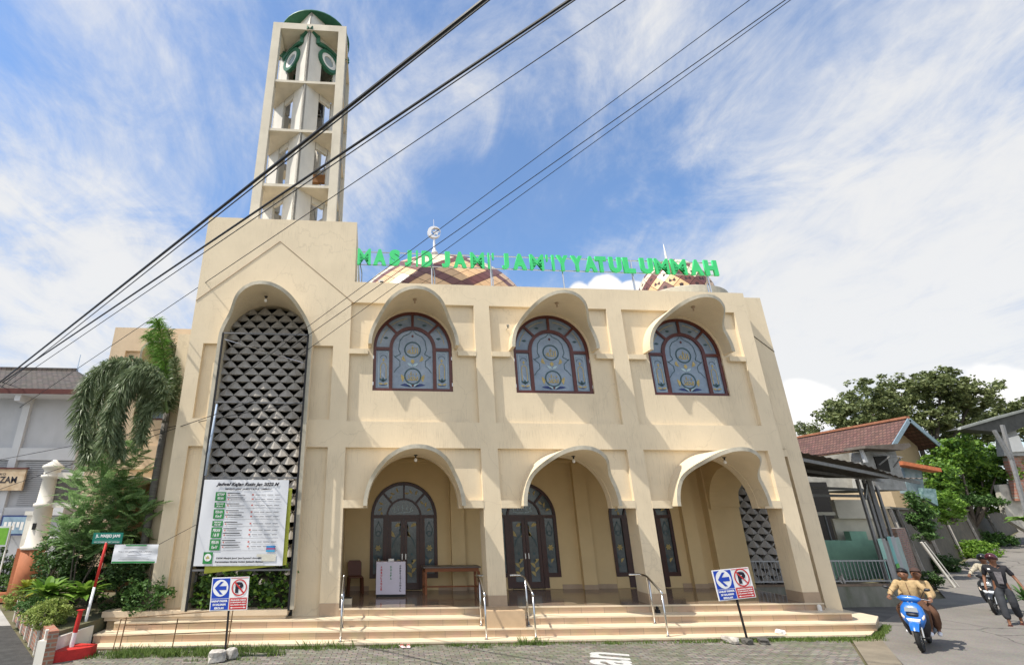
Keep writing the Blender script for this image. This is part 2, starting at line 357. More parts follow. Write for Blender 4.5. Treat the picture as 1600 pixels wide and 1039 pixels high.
def ringseg(mb, cx, cz, r0, r1, a0, a1, y0, y1, n=20, mi=0, ez=1.0):
    for i in range(n):
        t, u = a0+(a1-a0)*i/n, a0+(a1-a0)*(i+1)/n
        q = [(cx+r*math.cos(w), cz+ez*r*math.sin(w)) for r, w in ((r0,t),(r1,t),(r1,u),(r0,u))]
        mb.add([(x,y0,z) for x,z in q]+[(x,y1,z) for x,z in q], [(0,1,2,3),(7,6,5,4),(0,4,5,1),(1,5,6,2),(2,6,7,3),(3,7,4,0)], mi)
# ---- walls: upper floor
wall = MB()
for (x0, x1), cx in zip(BAYS, CXS):
    arch_wall(wall, x0, x1, 5.22, 8.83, cx, 7.45, 1.18, 1.18, 6.13, RC, .36)
    arch_wall(wall, x0, x1, 2.93, 4.50, cx, 2.97, 1.235, 1.33, 2.93, RC, .36)
wall.build('front_wall', M_wall, mosque)
band = MB()
band.box(-1.22, 11.9, 0, .36, 8.83, 9.50)
for x0, x1 in BAYS: band.box(x0, x1, 0, .36, 4.50, 5.22)
band.build('wall_band', M_wall, mosque)
led = MB()
for (x0, x1), cx in zip(BAYS, CXS):
    for zz0, zz1, a in ((7.20, 7.35, 1.33), (2.93, 3.13, 1.34)):
        led.box(x0, cx-a, -.012, RC, zz0, zz1); led.box(cx+a, x1, -.012, RC, zz0, zz1)
split_build(led, 'ledge', M_wall, mosque)
cop = MB().box(-.66, 11.9, 0, .36, 9.50, 9.52); cop.build('parapet_coping', M_wall, mosque)
for k, (x0, x1) in enumerate(PIERS):
    p = MB().box(x0, x1, 0, .58, .59 if k else .42, 8.83).build('pier', M_wall, mosque)
    MB().box(x0-.004, x1+.004, -.006, .586, .585 if k else .43, .84 if k else .70).build('skirting', M_skirt, p)
# ---- hoods
TH = [0, 20, 30, 35, 40, 44, 50, 57, 68, 80, 90]; DY = [.30, .31, .34, .41, .53, .66, .88, 1.08, 1.26, 1.37, 1.39]
def hood_depth(t):
    d = math.degrees(t); d = 180-d if d > 90 else d
    return float(np.interp(d, TH, DY))
def hood(cx, zs, a, b, yw, thick=.10, n=56, tail=0, prof=hood_depth, name='window_hood'):
    mb = MB(); rows = []
    T = [PI*i/n for i in range(n+1)]
    for t in T:
        c, s = math.cos(t), math.sin(t); d = prof(t)
        rows.append([(cx+(a-thick)*c, yw, zs+(b-thick)*s), (cx+(a-thick)*c, -d, zs+(b-thick)*s), (cx+a*c, -d, zs+b*s), (cx+a*c, yw, zs+b*s)])
    if tail:
        lo = [[(x, y, tail) for x, y, z in r] for r in (rows[0], rows[-1])]; rows = [lo[0]]+rows+[lo[1]]
    o = len(mb.v); mb.v += [p for r in rows for p in r]; k = len(rows)
    for i in range(k-1):
        for j in range(4):
            mb.f.append((o+i*4+j, o+i*4+(j+1)%4, o+(i+1)*4+(j+1)%4, o+(i+1)*4+j)); mb.m.append(1 if j == 1 else 0)
    mb.f += [(o,o+1,o+2,o+3), (o+(k-1)*4+3,o+(k-1)*4+2,o+(k-1)*4+1,o+(k-1)*4)]; mb.m += [0, 0]
    return smooth_sharp(mb.build(name, [M_wall, M_trim], mosque), 35)
def hood_lamp(h, x, y, z):
    mb = MB().lathe([(.05,.0),(.05,-.02),(.02,-.03),(.02,-.08)], (x,y,z), 10)
    mb.build('lamp_holder', M_black, h)
    MB().lathe([(.018,-.08),(.035,-.11),(.042,-.14),(.03,-.17),(.0,-.18)], (x,y,z), 10).build('bulb', M_white, h, smooth=True)
for cx in CXS:
    h = hood(cx, 7.42, 1.33, 1.37, RC); MB().lathe([(.05,.0),(.06,-.03),(.03,-.05),(.02,-.10),(.035,-.12),(.0,-.15)], (cx,-.7,8.68), 10).build('lamp_holder', M_skirt, h)
    h = hood(cx, 2.98, 1.345, 1.44, RC, name='porch_hood'); hood_lamp(h, cx, -.65, 4.24)
# ---- windows
M_glass = mat('window_glass', (.13, .18, .25), .13, .25, 2.5, spec=.8, col2=(.23, .29, .37), bump=.08, bscale=7)
M_dglass = mat('door_glass', (.05, .07, .085), .12, .3, 6, spec=.7, col2=(.10, .13, .14))
M_gold = mat('gold_motif', (.42, .33, .13), .4, .2, 8)
M_teal = mat('teal_motif', (.04, .085, .10), .4, .2, 8)
M_pale = mat('pale_motif', (.38, .50, .55), .4, .1, 8)
M_navy = mat('navy_motif', (.03, .05, .16), .4, .1, 8)
def petal(mb, x, z, l, w, ang, y, mi, curve=0):
    P = []; n = 8
    for s in (1, -1):
        for i in range(n+1) if s == 1 else range(n-1, 0, -1):
            t = i/n; q = w*math.sin(PI*t)*s*.5+curve*math.sin(PI*t); P.append((l*t, q))
    c, s_ = math.cos(ang), math.sin(ang)
    pts = [(x+a*c-b*s_, z+a*s_+b*c) for a, b in P]
    mb.add([(a, y, b) for a, b in pts], [tuple(range(len(pts)))], mi)
def line(mb, pts, w, y, mi):
    for (x0, z0), (x1, z1) in zip(pts[:-1], pts[1:]):
        dx, dz = x1-x0, z1-z0; l = math.hypot(dx, dz) or 1; nx, nz = -dz/l*w/2, dx/l*w/2
        mb.add([(x0-nx,y,z0-nz),(x1-nx,y,z1-nz),(x1+nx,y,z1+nz),(x0+nx,y,z0+nz)], [(0,1,2,3)], mi)
def window_unit(cx):
    fr = MB(); y0, y1, zb, zs = .17, .25, 6.13, 7.45
    for s in (-1, 1):
        a = cx+s*1.135; fr.box(a-.045, a+.045, y0, y1, zb, zs); b = cx+s*.65; fr.box(b-.05, b+.05, y0-.004, y1, zb+.09, zs)
        fr.box(min(cx+s*.70, cx+s*1.09), max(cx+s*.70, cx+s*1.09), y0, y1-.01, 7.385, 7.475)
    fr.box(cx-1.09, cx+1.09, y0, y1, zb, zb+.09)
    ringseg(fr, cx, zs, 1.09, 1.18, 0, PI, y0, y1, 32); ringseg(fr, cx, zs, .60, .70, 0, PI, y0-.004, y1, 28)
    for d in (90, 45, 135):
        c, s = math.cos(R(d)), math.sin(R(d)); fr.bar((cx+.69*c, y0+.04, zs+.69*s), (cx+1.10*c, y0+.04, zs+1.10*s), .075, .07)
    w = fr.build('window', M_frame, mosque)
    gl = MB(); P = [(cx-1.15, zb+.02)]+[(cx+1.15, zb+.02)]+arch_pts(cx, zs, 1.15, 1.15, 32)
    gl.prism_y([(x, z) for x, z in P], .215, .235); gl.build('glass', M_glass, w)
    # side casements, hinges
    sc = MB()
    for s in (-1, 1):
        for z in (6.35, 7.15): sc.box(cx+s*1.175-.02, cx+s*1.175+.02, y0-.012, y0+.02, z-.05, z+.05)
    split_build(sc, 'hinge', M_steel, w)
    mo = MB(); y = .208; MI = [M_gold, M_teal, M_pale, M_navy, M_frame]
    for z in (7.42, 6.60):
        ringseg(mo, cx, z, .215, .255, 0, 2*PI, y, y+.004, 28, 1)
    for s in (-1, 1):
        line(mo, [(cx+s*.02, 8.02), (cx+s*.10, 7.93), (cx+s*.28, 7.84), (cx+s*.38, 7.70), (cx+s*.42, 7.42), (cx+s*.36, 7.28), (cx+s*.54, 7.18)], .022, y, 1)
        line(mo, [(cx+s*.56, 7.22), (cx+s*.38, 7.06), (cx+s*.38, 6.90), (cx+s*.46, 6.84), (cx+s*.56, 6.70)], .02, y, 1)
        petal(mo, cx+s*.20, 7.05, .20, .09, R(90-s*20), y, 0, -s*.05); petal(mo, cx+s*.00, 6.90, .19, .075, R(90-s*58), y, 2)
        petal(mo, cx+s*.30, 6.42, .24, .09, R(90-s*12), y, 0, s*.03); petal(mo, cx+s*.02, 6.29, .18, .07, R(90-s*62), y, 2); petal(mo, cx+s*.04, 6.27, .34, .08, R(90-s*80), y, 3, s*.03)
        # side lights
        a = cx+s*.87
        for q in (.14,):
            line(mo, [(a-q,7.33),(a-q,6.28),(a+q,6.28),(a+q,7.33),(a-q,7.33)], .014, y, 2)
        line(mo, [(a-.08,6.52),(a-.08,6.90),(a-.05,6.97),(a,7.0),(a+.05,6.97),(a+.08,6.90),(a+.08,6.52)], .022, y, 0)
        petal(mo, a, 7.03, .11, .06, R(90), y, 0); ringseg(mo, a, 7.14, .085, .10, 0, PI, y, y+.003, 10, 1)
        for e in (-1, 1): petal(mo, a, 6.42, .15, .06, R(90-e*50), y, 1); petal(mo, a, 6.34, .15, .05, R(90-e*75), y, 0)
        petal(mo, a, 6.40, .16, .07, R(90), y, 1); petal(mo, a-.11, 6.31, .22, .03, 0, y, 3)
        for d in (25, 65):
            t = R(90-s*d); X, Z = cx+.88*math.cos(t), zs+.88*math.sin(t); petal(mo, X-.08, Z-.04, .15, .07, 0, y, 1); ringseg(mo, cx, zs, .97, .985, t-.28, t+.28, y, y+.003, 8, 0)
    petal(mo, cx, 6.98, .15, .11, R(90), y, 0); petal(mo, cx, 6.27, .09, .07, R(90), y, 4); petal(mo, cx, 7.80, .10, .07, R(90), y, 4)
    mm = mo.build('painted_motif', MI, w)
    t1 = text_mesh('calligraphy', '\ufdf2', .4, M_gold, w, .002, .004, loc=(cx, y-.002, 7.42), fit=(.32, .26))
    t2 = text_mesh('calligraphy', '\ufdf4', .4, M_gold, w, .002, .004, loc=(cx, y-.002, 6.60), fit=(.32, .28))
    return w
for cx in CXS: window_unit(cx)
# ---- porch
DCX = [1.06, 4.97, 8.88]; YB = 3.0
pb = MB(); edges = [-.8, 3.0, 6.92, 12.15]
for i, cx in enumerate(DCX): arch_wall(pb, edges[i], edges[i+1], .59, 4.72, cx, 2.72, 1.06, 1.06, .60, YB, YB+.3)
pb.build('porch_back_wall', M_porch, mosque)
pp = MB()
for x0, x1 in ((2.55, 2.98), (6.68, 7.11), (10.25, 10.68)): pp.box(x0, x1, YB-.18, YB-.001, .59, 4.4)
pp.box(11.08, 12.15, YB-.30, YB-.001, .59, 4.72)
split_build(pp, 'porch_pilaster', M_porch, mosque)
ps = MB()
for x0, x1, y in ((-.8,-.01,YB),(2.13,2.55,YB),(2.98,3.9,YB),(6.04,6.68,YB),(7.11,7.80,YB),(9.95,10.25,YB),(10.68,11.08,YB)): ps.box(x0, x1, y-.015, y-.001, .592, .72)
for x0, x1 in ((2.55, 2.98), (6.68, 7.11), (10.25, 10.68)): ps.box(x0-.01, x1+.01, YB-.195, YB-.182, .592, .72)
split_build(ps, 'skirting', M_skirt, mosque)
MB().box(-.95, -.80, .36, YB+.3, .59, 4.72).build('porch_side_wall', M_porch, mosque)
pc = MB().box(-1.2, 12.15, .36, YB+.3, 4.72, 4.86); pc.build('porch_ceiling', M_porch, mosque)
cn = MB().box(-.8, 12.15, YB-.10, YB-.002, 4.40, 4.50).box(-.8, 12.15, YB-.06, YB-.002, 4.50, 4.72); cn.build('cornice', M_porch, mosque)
# side hood on the porch's right flank, facing right
def side_prof(t):
    d = math.degrees(t); d = 180-d if d > 90 else d
    return float(np.interp(d, [0, 25, 40, 55, 90], [.88, .86, 1.0, 1.25, 1.4]))
sw = MB(); arch_wall(sw, .58, YB-.3, 2.93, 4.72, 1.50, 3.0, 1.1, 1.2, 2.93, 0, .3)
sw.v = [(11.12+y, x, z) for x, y, z in sw.v]; sw.build('porch_side_arch', M_porch, mosque)
sh = MB(); n = 40; rows = []
for i in range(n+1):
    t = PI*i/n; c, s = math.cos(t), math.sin(t); d = side_prof(t)
    rows.append([(11.4, 1.5+1.1*c, 3.0+1.2*s), (11.25+d, 1.5+1.1*c, 3.0+1.2*s), (11.25+d, 1.5+1.2*c, 3.0+1.3*s), (11.4, 1.5+1.2*c, 3.0+1.3*s)])
sh.v = [p for r in rows for p in r]
for i in range(n):
    for j in range(4): sh.f.append((i*4+j, i*4+(j+1)%4, (i+1)*4+(j+1)%4, (i+1)*4+j)); sh.m.append(0)
sh.f += [(0,1,2,3), (n*4+3,n*4+2,n*4+1,n*4)]; sh.m += [0,0]
smooth_sharp(sh.build('side_hood', M_porch, mosque), 35)
def door_unit(cx):
    y0, y1, zf, zs = YB-.03, YB+.07, .62, 2.70
    fr = MB()
    for s in (-1, 1):
        fr.box(min(cx+s*.96,cx+s*1.06), max(cx+s*.96,cx+s*1.06), y0, y1, .93, zs)
        fr.box(min(cx+s*.50,cx+s*.66), max(cx+s*.50,cx+s*.66), y0-.004, y1, zf, zs)
        fr.box(min(cx+s*.66,cx+s*.96), max(cx+s*.66,cx+s*.96), y0, y1, .93, 1.05)
    fr.box(cx-1.0, cx+1.0, y0-.006, y1-.01, 2.66, 2.76)
    ringseg(fr, cx, zs, .97, 1.06, 0, PI, y0, y1, 32); ringseg(fr, cx, zs, .51, .57, 0, PI, y0-.004, y1, 28)
    for d in (90, 47, 133):
        c, s = math.cos(R(d)), math.sin(R(d)); fr.bar((cx+.56*c, y0+.04, zs+.56*s), (cx+.98*c, y0+.04, zs+.98*s), .055, .07)
    d = fr.build('door', M_doorf, mosque)
    gl = MB().prism_y([(cx-1.03, .96), (cx+1.03, .96)]+arch_pts(cx, zs, 1.03, 1.03, 30), YB+.02, YB+.04); gl.build('glass', M_dglass, d)
    MB().box(cx-1.06, cx-.52, y0+.02, YB+.29, .60, .93).box(cx+.52, cx+1.06, y0+.02, YB+.29, .60, .93).build('sill_wall', M_porch, d)
    for s in (-1, 1):
        lf = MB(); a, b = (cx+.005, cx+.495) if s > 0 else (cx-.495, cx-.005)
        lf.box(a, a+.10, y0+.01, y1-.01, zf, 2.66).box(b-.10, b, y0+.01, y1-.01, zf, 2.66).box(a+.10, b-.10, y0+.01, y1-.01, zf, .80).box(a+.10, b-.10, y0+.01, y1-.01, 2.56, 2.66)
        lf.box(a+.10, b-.10, YB+.005, YB+.015, .80, 2.56, 1)
        m = (a+b)/2; y = YB
        for q in range(2):
            petal(lf, m-.03, 2.40-.3*q, .22, .10, R(20+100*q), y, 2, .03); petal(lf, m-s*.10, 2.1+.2*q, .26, .08, R(90+s*40), y, 2, -.04)
        for q in range(4):
            e = 1 if q % 2 else -1; petal(lf, m, .95+.12*q, .20, .09, R(90-e*45), y, 2, e*.03)
        line(lf, [(m-s*.13, 2.5), (m-s*.12, 2.2), (m+s*.05, 2.0), (m+s*.12, 1.8)], .03, y, 3)
        for q in range(2): petal(lf, m, 1.45+.2*q, .09, .08, R(-90), y, 3)
        l = lf.build('door_leaf', [M_doorf, M_dglass, M_gold, M_teal], d)
        hx = cx+s*.055; MB().box(hx-.015, hx+.015, y0-.03, y0+.012, 1.46, 1.62).build('handle', M_steel, d)
    mo = MB(); y = YB+.012
    for s in (-1, 1):
        a = cx+s*.81
        line(mo, [(a-.09,2.2),(a-.10,2.35),(a-.02,2.5),(a,2.56),(a+.02,2.5),(a+.10,2.35),(a+.09,2.2)], .022, y, 1)
        ringseg(mo, a, 2.2, .06, .085, 0, 2*PI, y, y+.003, 14, 1)
        for q in range(6): petal(mo, a, 1.78, .10, .05, R(60*q), y, 0)
        for q in range(3): petal(mo, a-.02, 1.2+.13*q, .17, .07, R(90+(-1)**q*40), y, 0 if q % 2 else 1, .03)
        for dd in (22, 68):
            t = R(90-s*dd)
            for q in range(3): petal(mo, cx+.76*math.cos(t+.15*(q-1)), zs+.76*math.sin(t+.15*(q-1)), .17, .06, t+q, y, 0, .02)
    for q in range(5): petal(mo, cx-.30+.13*q, 2.86, .24-.02*abs(q-2), .035, R(95-6*q), y, 2, .02)
    line(mo, [(cx-.34, 2.86), (cx-.2, 2.82), (cx+.15, 2.84), (cx+.3, 2.90)], .02, y, 2)
    mo.build('painted_motif', [M_gold, M_teal, M_pale], d)
for cx in DCX: door_unit(cx)
# ---- building body, roof, right wing
body = MB().box(-.62, 11.9, .361, 16, 4.87, 9.1).box(-.62, 12.15, YB+.31, 16, .3, 4.86)
body.build('building_body', M_wall, mosque)
wg = MB(); yw = .5
wg.box(11.9, 12.885, yw+.13, 6, 4.4, 9.60)                       # core
wg.box(12.33, 12.885, yw, yw+.13, 4.4, 9.60).box(11.9, 12.33, yw, yw+.13, 7.42, 9.60).box(11.9, 12.33, yw, yw+.13, 4.4, 5.45)
wg.box(12.42, 12.885, yw, 1.3, .3, 4.4)
wg.box(13.6, 14.1, 3.2, 3.7, 0, 4.4).box(12.15, 14.1, 3.2, 3.5, 4.2, 4.4)
wg.build('right_wing', M_wall, mosque)
MB().bar((11.95, yw-.003, 8.55), (12.885, yw-.003, 7.70), .03, .012).build('wall_groove', M_dark, mosque)
# ---- lattice (egg-crate of slanting concrete fins)
def lattice(name, x0, x1, z0, z1, y0, y1, w, h, inside, mt, t=.035):
    mb = MB(); nx = int((x1-x0)/w)+2; nz = int((z1-z0)/h)+2
    for i in range(-1, nx*2):
        for j in range(-1, nz*2):
            if (i+j) % 2: continue
            xa, za = x0+i*w/2, z0+j*h/2
            for dx in (1, -1):
                xb, zb = xa+dx*w/2, za+h/2
                mx_, mz_ = (xa+xb)/2, (za+zb)/2
                if not (x0 <= mx_ <= x1 and z0 <= mz_ <= z1 and inside(mx_, mz_)): continue
                l = math.hypot(xb-xa, zb-za); nx_, nz_ = -(zb-za)/l*t/2, (xb-xa)/l*t/2
                q = [(xa-nx_,za-nz_),(xb-nx_,zb-nz_),(xb+nx_,zb+nz_),(xa+nx_,za+nz_)]
                mb.add([(x,y0,z) for x,z in q]+[(x,y1,z) for x,z in q], [(0,1,2,3),(7,6,5,4),(0,4,5,1),(1,5,6,2),(2,6,7,3),(3,7,4,0)])
    for i in range(0, nx*2):
        for j in range(-1, nz*2):
            if (i+j) % 2: continue
            xt, zt = x0+i*w/2, z0+j*h/2+h            # top vertex of a cell
            if not (x0 <= xt <= x1 and z0 <= zt-h*.6 <= z1 and inside(xt, zt-h*.3)): continue
            T, Lf, Rg, M = (xt, y0-.004, zt-.01), (xt-w/2+.012, y0-.004, zt-h/2), (xt+w/2-.012, y0-.004, zt-h/2), (xt, y0-.12, zt-h*.575)
            Mb = (xt, y0+.02, zt-h*.60)
            mb.add([T, Lf, Rg, M, Mb], [(0,1,3),(0,3,2),(1,4,3),(3,4,2)])
    return mb.build(name, mt, mosque)
TCX = -3.13
lattice('tower_lattice', TCX-1.25, TCX+1.25, .95, 8.75, .16, .40, .42, .415, lambda x, z: z < 7.45 or math.hypot(x-TCX, z-7.45) < 1.24, M_conc)
lattice('side_lattice', 12.16, 13.6, .5, 4.2, 3.25, 3.5, .42, .42, lambda x, z: True, M_conc)
MB().box(12.15, 14.1, 3.9, 4.0, 0, 4.4).build('lattice_shade_sheet', M_dark, mosque)  # dark sheet behind the side lattice, interior shade put into its colour
# ---- tower
tw = MB()
arch_wall(tw, -4.95, -1.22, 7.42, 11.62, TCX, 7.45, 1.24, 1.27, 7.42, 0, .45, 32)
tw.box(-5.35, -4.95, 0, .45, .60, 11.62).box(-1.22, -.66, 0, .45, 9.50, 11.62)
for x0, x1 in ((-4.95, TCX-1.24), (TCX+1.24, -1.22)):
    tw.box(x0, x1, RC, .45, 5.25, 7.42).box(x0, x1, 0, .45, 4.50, 5.25).box(x0, x1, RC, .45, .20, 4.50)
tower = tw.build('tower', M_wall, mosque)
tb = MB().box(-5.35, -5.05, .45, 5.0, .6, 11.62).box(-.96, -.66, .45, 5.0, 4.8, 11.62).box(-5.05, -.96, 4.7, 5.0, .6, 11.62).box(-5.05, -.96, .45, 4.7, 11.3, 11.62)
tb.build('tower_shell', M_wall, tower)
MB().box(-5.0, -1.0, 1.5, 1.6, .4, 11.2).build('tower_shade_sheet', M_dark, tower)  # dark sheet close behind the tower lattice; its colour stands for interior shade
h = hood(TCX, 7.45, 1.33, 1.35, RC, tail=.62, prof=lambda t: hood_depth(t), name='tower_hood'); hood_lamp(h, TCX, -.75, 8.62)
gr = MB()
gr.bar((-5.35, -.002, 8.75), (-3.05, -.002, 10.85), .03, .012).bar((-3.05, -.002, 10.85), (-.66, -.002, 8.80), .03, .012)
gr.build('wall_groove', M_skirt, mosque)
MB().box(-5.35, -.66, 0, .45, 11.62, 11.65).build('tower_coping', M_wall, tower)
# tower base ledge and planter
bl = MB().box(-6.25, -1.95, -.30, RC+.3, .50, .62).box(-6.20, -1.99, -.25, RC+.3, .42, .50)
bl.build('base_ledge', mat('ledge_stone', (.62, .50, .36), .6, .12, 2, bump=.1), mosque)
bw = MB().box(-6.15, -2.05, -.18, RC+.3, .05, .42); bw.build('base_wall', mat('stained_base', (.36, .28, .18), .9, .5, 3, bump=.3), mosque)
# left return and rear left wing
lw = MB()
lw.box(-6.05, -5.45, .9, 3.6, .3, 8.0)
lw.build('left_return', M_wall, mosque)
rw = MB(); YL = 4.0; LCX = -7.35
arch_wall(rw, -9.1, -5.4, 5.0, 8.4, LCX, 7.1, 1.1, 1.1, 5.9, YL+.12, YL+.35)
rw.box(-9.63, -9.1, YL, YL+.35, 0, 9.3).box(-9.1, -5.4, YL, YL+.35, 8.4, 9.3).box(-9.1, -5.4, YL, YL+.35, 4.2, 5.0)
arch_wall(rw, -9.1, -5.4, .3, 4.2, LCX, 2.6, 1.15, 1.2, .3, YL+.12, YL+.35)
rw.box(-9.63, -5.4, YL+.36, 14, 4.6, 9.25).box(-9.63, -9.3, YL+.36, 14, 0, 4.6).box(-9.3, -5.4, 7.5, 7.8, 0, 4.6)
rw.build('rear_left_wing', mat('darker_wing_paint', (.60, .47, .33), .85, .08, 1.2, bump=.1, streak=.2), mosque)  # wing paint is a darker cream than the front wall
for zz_, aa, bb in ((7.1, 1.25, 1.3), (2.6, 1.25, 1.3)):
    hh = hood(LCX, zz_, aa, bb, RC, name='wing_hood'); hh.location = (0, YL, 0)
fw_ = MB()
for s in (-1, 1): fw_.box(LCX+s*1.05-.05, LCX+s*1.05+.05, YL+.18, YL+.25, 5.9, 7.1); fw_.box(LCX+s*.6-.05, LCX+s*.6+.05, YL+.18, YL+.25, 5.98, 7.1)
fw_.box(LCX-1.1, LCX+1.1, YL+.18, YL+.25, 5.9, 5.98); ringseg(fw_, LCX, 7.1, 1.0, 1.1, 0, PI, YL+.18, YL+.25, 24); ringseg(fw_, LCX, 7.1, .55, .65, 0, PI, YL+.18, YL+.25, 20)
w_ = fw_.build('window', M_frame, mosque)
MB().prism_y([(LCX-1.05, 5.92), (LCX+1.05, 5.92)]+arch_pts(LCX, 7.1, 1.05, 1.05, 24), YL+.21, YL+.23).build('glass', M_glass, w_)
# ---- steps (one staircase with several tiers)
st = MB()
def tier(mb, poly, z0, z1):
    mb.prism(poly, z0, z1-.035, 0)
    mb.prism([(x, y-.02 if y < 2 else y) for x, y in poly], z1-.035, z1, 1)
tier(st, [(-.73, 0), (11.95, 0), (11.95, YB+.3), (-.95, YB+.3), (-.95, .36), (-.73, .36)], .40, .588)
tier(st, [(-5.9, -.36), (12.32, -.36), (12.32, .6), (12.32, 2.7), (-1.0, 2.7), (-1.0, .2), (-5.9, .2)], .235, .415)
tier(st, [(-6.15, -.72), (12.55, -.72), (13.45, .1), (13.45, 2.72), (-6.15, .3)], .07, .245)
tier(st, [(-6.05, -1.08), (12.0, -1.08), (13.55, .15), (13.55, 2.74), (-6.1, .4)], -.05, .07)
stairs = st.build('staircase', [M_riser, M_tread], mosque, bevel=0)
bk = MB().box(2.80, 3.74, -.70, -.022, .24, .60).build('step_block', M_tile, mosque)
MB().box(-.72, 11.9, .01, YB+.29, .588, .592).build('porch_floor', M_floor, mosque)
# ---- domes
def dome(name, cx, cy, cz, rad, hgt, rows_, cols, z_cut, pat, ring=False):
    root = MB(); n = 48
    prof = [(rad*.99*math.cos(PI/2*i/16), hgt*.99*math.sin(PI/2*i/16)) for i in range(16)]+[(.02, hgt*.99)]
    root.lathe(prof, (cx, cy, cz), n)
    d = root.build(name, mat('dome_grout', (.05, .03, .03), .6), mosque, smooth=True)
    tl = MB()
    def P(i, j, k):
        ph = PI/2*i/rows_; th = 2*PI*j/(2*cols); r = rad*math.cos(ph); return (cx+r*math.cos(th), cy+r*math.sin(th), cz+hgt*math.sin(ph))
    for i in range(0, rows_-1):
        for j in range(2*cols):
            if (i+j) % 2: continue
            q = [Vector(P(i, j, 0)), Vector(P(i+1, j+1, 0)), Vector(P(i+2, j, 0)), Vector(P(i+1, j-1, 0))]
            c = sum(q, Vector())/4; q = [c+(p-c)*.955 for p in q]
            tl.add([tuple(p) for p in q], [(0,1,2,3)], pat((i+j)//2, (i-j)//2))
    t = tl.build('dome_tile', [mat('brown_tile', (.15, .055, .042), .35, .1, 4, spec=.6), mat('cream_tile', (.72, .62, .45), .3, .06, 4, spec=.6), mat('peach_tile', (.66, .42, .22), .3, .1, 4, spec=.6)], d)
    if ring: MB().lathe([(rad*1.03, -.25), (rad*1.22, -.25), (rad*1.22, .12), (rad*1.1, .22), (rad*1.02, .22)], (cx, cy, cz), 48).build('dome_ring', M_trim, d)
    return d
def pat1(a, b):
    p, q = a % 5, b % 4
    if p == 0 or q == 0: return 0
    return 1 if (a//5+b//4) % 3 == 0 else 2
def pat2(a, b):
    p, q = a % 4, b % 4
    if p == 0 or q == 0: return 0
    if p == 2 and q == 2: return 0
    return 1 if (a//4+b//4) % 2 == 0 else 2
DX, DYY = 3.3, 10.0
d1 = dome('large_dome', DX, DYY, 11.3, 4.85, 4.1, 26, 38, 0, pat1)
MB().lathe([(5.0, -2.3), (5.0, -.1), (4.8, .0)], (DX, DYY, 11.3), 48).build('dome_drum', M_wall, d1)
fz = 15.38; FX = DX-.15
fn = MB().lathe([(.45,-.1),(.42,0),(.46,.15),(.30,.28),(.20,.34),(.12,.40),(.22,.55),(.22,.62),(.12,.72),(.20,.84),(.14,.95),(.08,1.1),(.06,1.72),(.05,1.8),(.0,1.85)], (FX, DYY, fz), 16)
ringn = MB(); fzc = fz+1.78+.36
for i in range(24):       # crescent: two arcs
    t, u = 2*PI*i/24, 2*PI*(i+1)/24
    q = [(FX+.37*math.cos(t), fzc+.37*math.sin(t)), (FX+.37*math.cos(u), fzc+.37*math.sin(u)), (FX+.10+.27*math.cos(u), fzc+.27*math.sin(u)), (FX+.10+.27*math.cos(t), fzc+.27*math.sin(t))]
    fn.add([(x, DYY-.09, z) for x, z in q]+[(x, DYY+.09, z) for x, z in q], [(0,1,2,3),(7,6,5,4),(0,4,5,1),(1,5,6,2),(2,6,7,3),(3,7,4,0)])
sp = [(FX+.10+(.22 if i % 2 == 0 else .09)*math.sin(PI*i/5), fzc+(.22 if i % 2 == 0 else .09)*math.cos(PI*i/5)) for i in range(10)]
c0 = (FX+.10, fzc)
for i in range(10): fn.prism_y([c0, sp[i], sp[(i+1) % 10]], DYY-.04, DYY+.04)
fn.tube([(FX, DYY, fzc+.36), (FX, DYY, fzc+.85)], .015, 5)
fn.build('finial', mat('silver_finial', (.72, .72, .74), .3, .1, 5, metal=.4), d1)
vt = MB().box(.35, 1.35, 6.6, 6.7, 13.2, 13.9).box(.35, 1.35, 6.72, 7.6, 13.2, 13.95)
vt.v = [(x-.25, y, z-1.05) for x, y, z in vt.v]
vo = vt.build('dormer_vent', M_white, d1)
vb = MB()
for i in range(2):
    for j in range(2): vb.box(.18+.42*i, .52+.42*i, 6.585, 6.598, 12.25+.3*j, 12.47+.3*j)
vb.build('vent_opening', M_dark, vo)
d2 = dome('small_dome', 13.0, 5.0, 11.2, 1.58, 2.15, 10, 16, 0, pat2, ring=True)
MB().lathe([(.10, 0), (.10, .1), (.05, .2), (.02, .9), (.0, 1.0)], (12.95, 5.0, 13.3), 10).build('finial', M_white, d2)
MB().lathe([(1.6, -2.2), (1.6, -.26)], (13.0, 5.0, 11.2), 32).build('dome_drum', M_wall, d2)
rb = MB().box(-.6, 15, 3.5, 15.5, 8.9, 9.0); rb.box(11.6, 15.0, 3.4, 7.0, 4.4, 9.0); rb.build('roof_slab', M_trim, mosque)
# ---- minaret
M_min = mat('minaret_render', (.64, .58, .47), .85, .10, 1.2, bump=.1, streak=.25)
mr = MB(); mx0, mx1, my0, my1, mz0, mz1 = -4.39, -1.45, .95, 3.89, 11.68, 21.5; pw = .31
mr.box(mx0, mx0+pw, my0, my0+pw, mz0, mz1-.32).box(mx1-pw, mx1, my0, my0+pw, mz0, mz1-.32).box(mx0, mx0+pw, my1-pw, my1, mz0, mz1-.32).box(mx1-pw, mx1, my1-pw, my1, mz0, mz1-.32)
minaret = mr.build('minaret', M_min, mosque)
tbm = MB().box(mx0, mx1, my0, my0+pw, mz1-.32, mz1).box(mx0, mx1, my1-pw, my1, mz1-.32, mz1).box(mx0, mx0+pw, my0+pw, my1-pw, mz1-.32, mz1).box(mx1-pw, mx1, my0+pw, my1-pw, mz1-.32, mz1)
tbm.build('top_beam', M_min, minaret)
mcx, mcy, hs_ = (mx0+mx1)/2, (my0+my1)/2, (mx1-mx0)/2
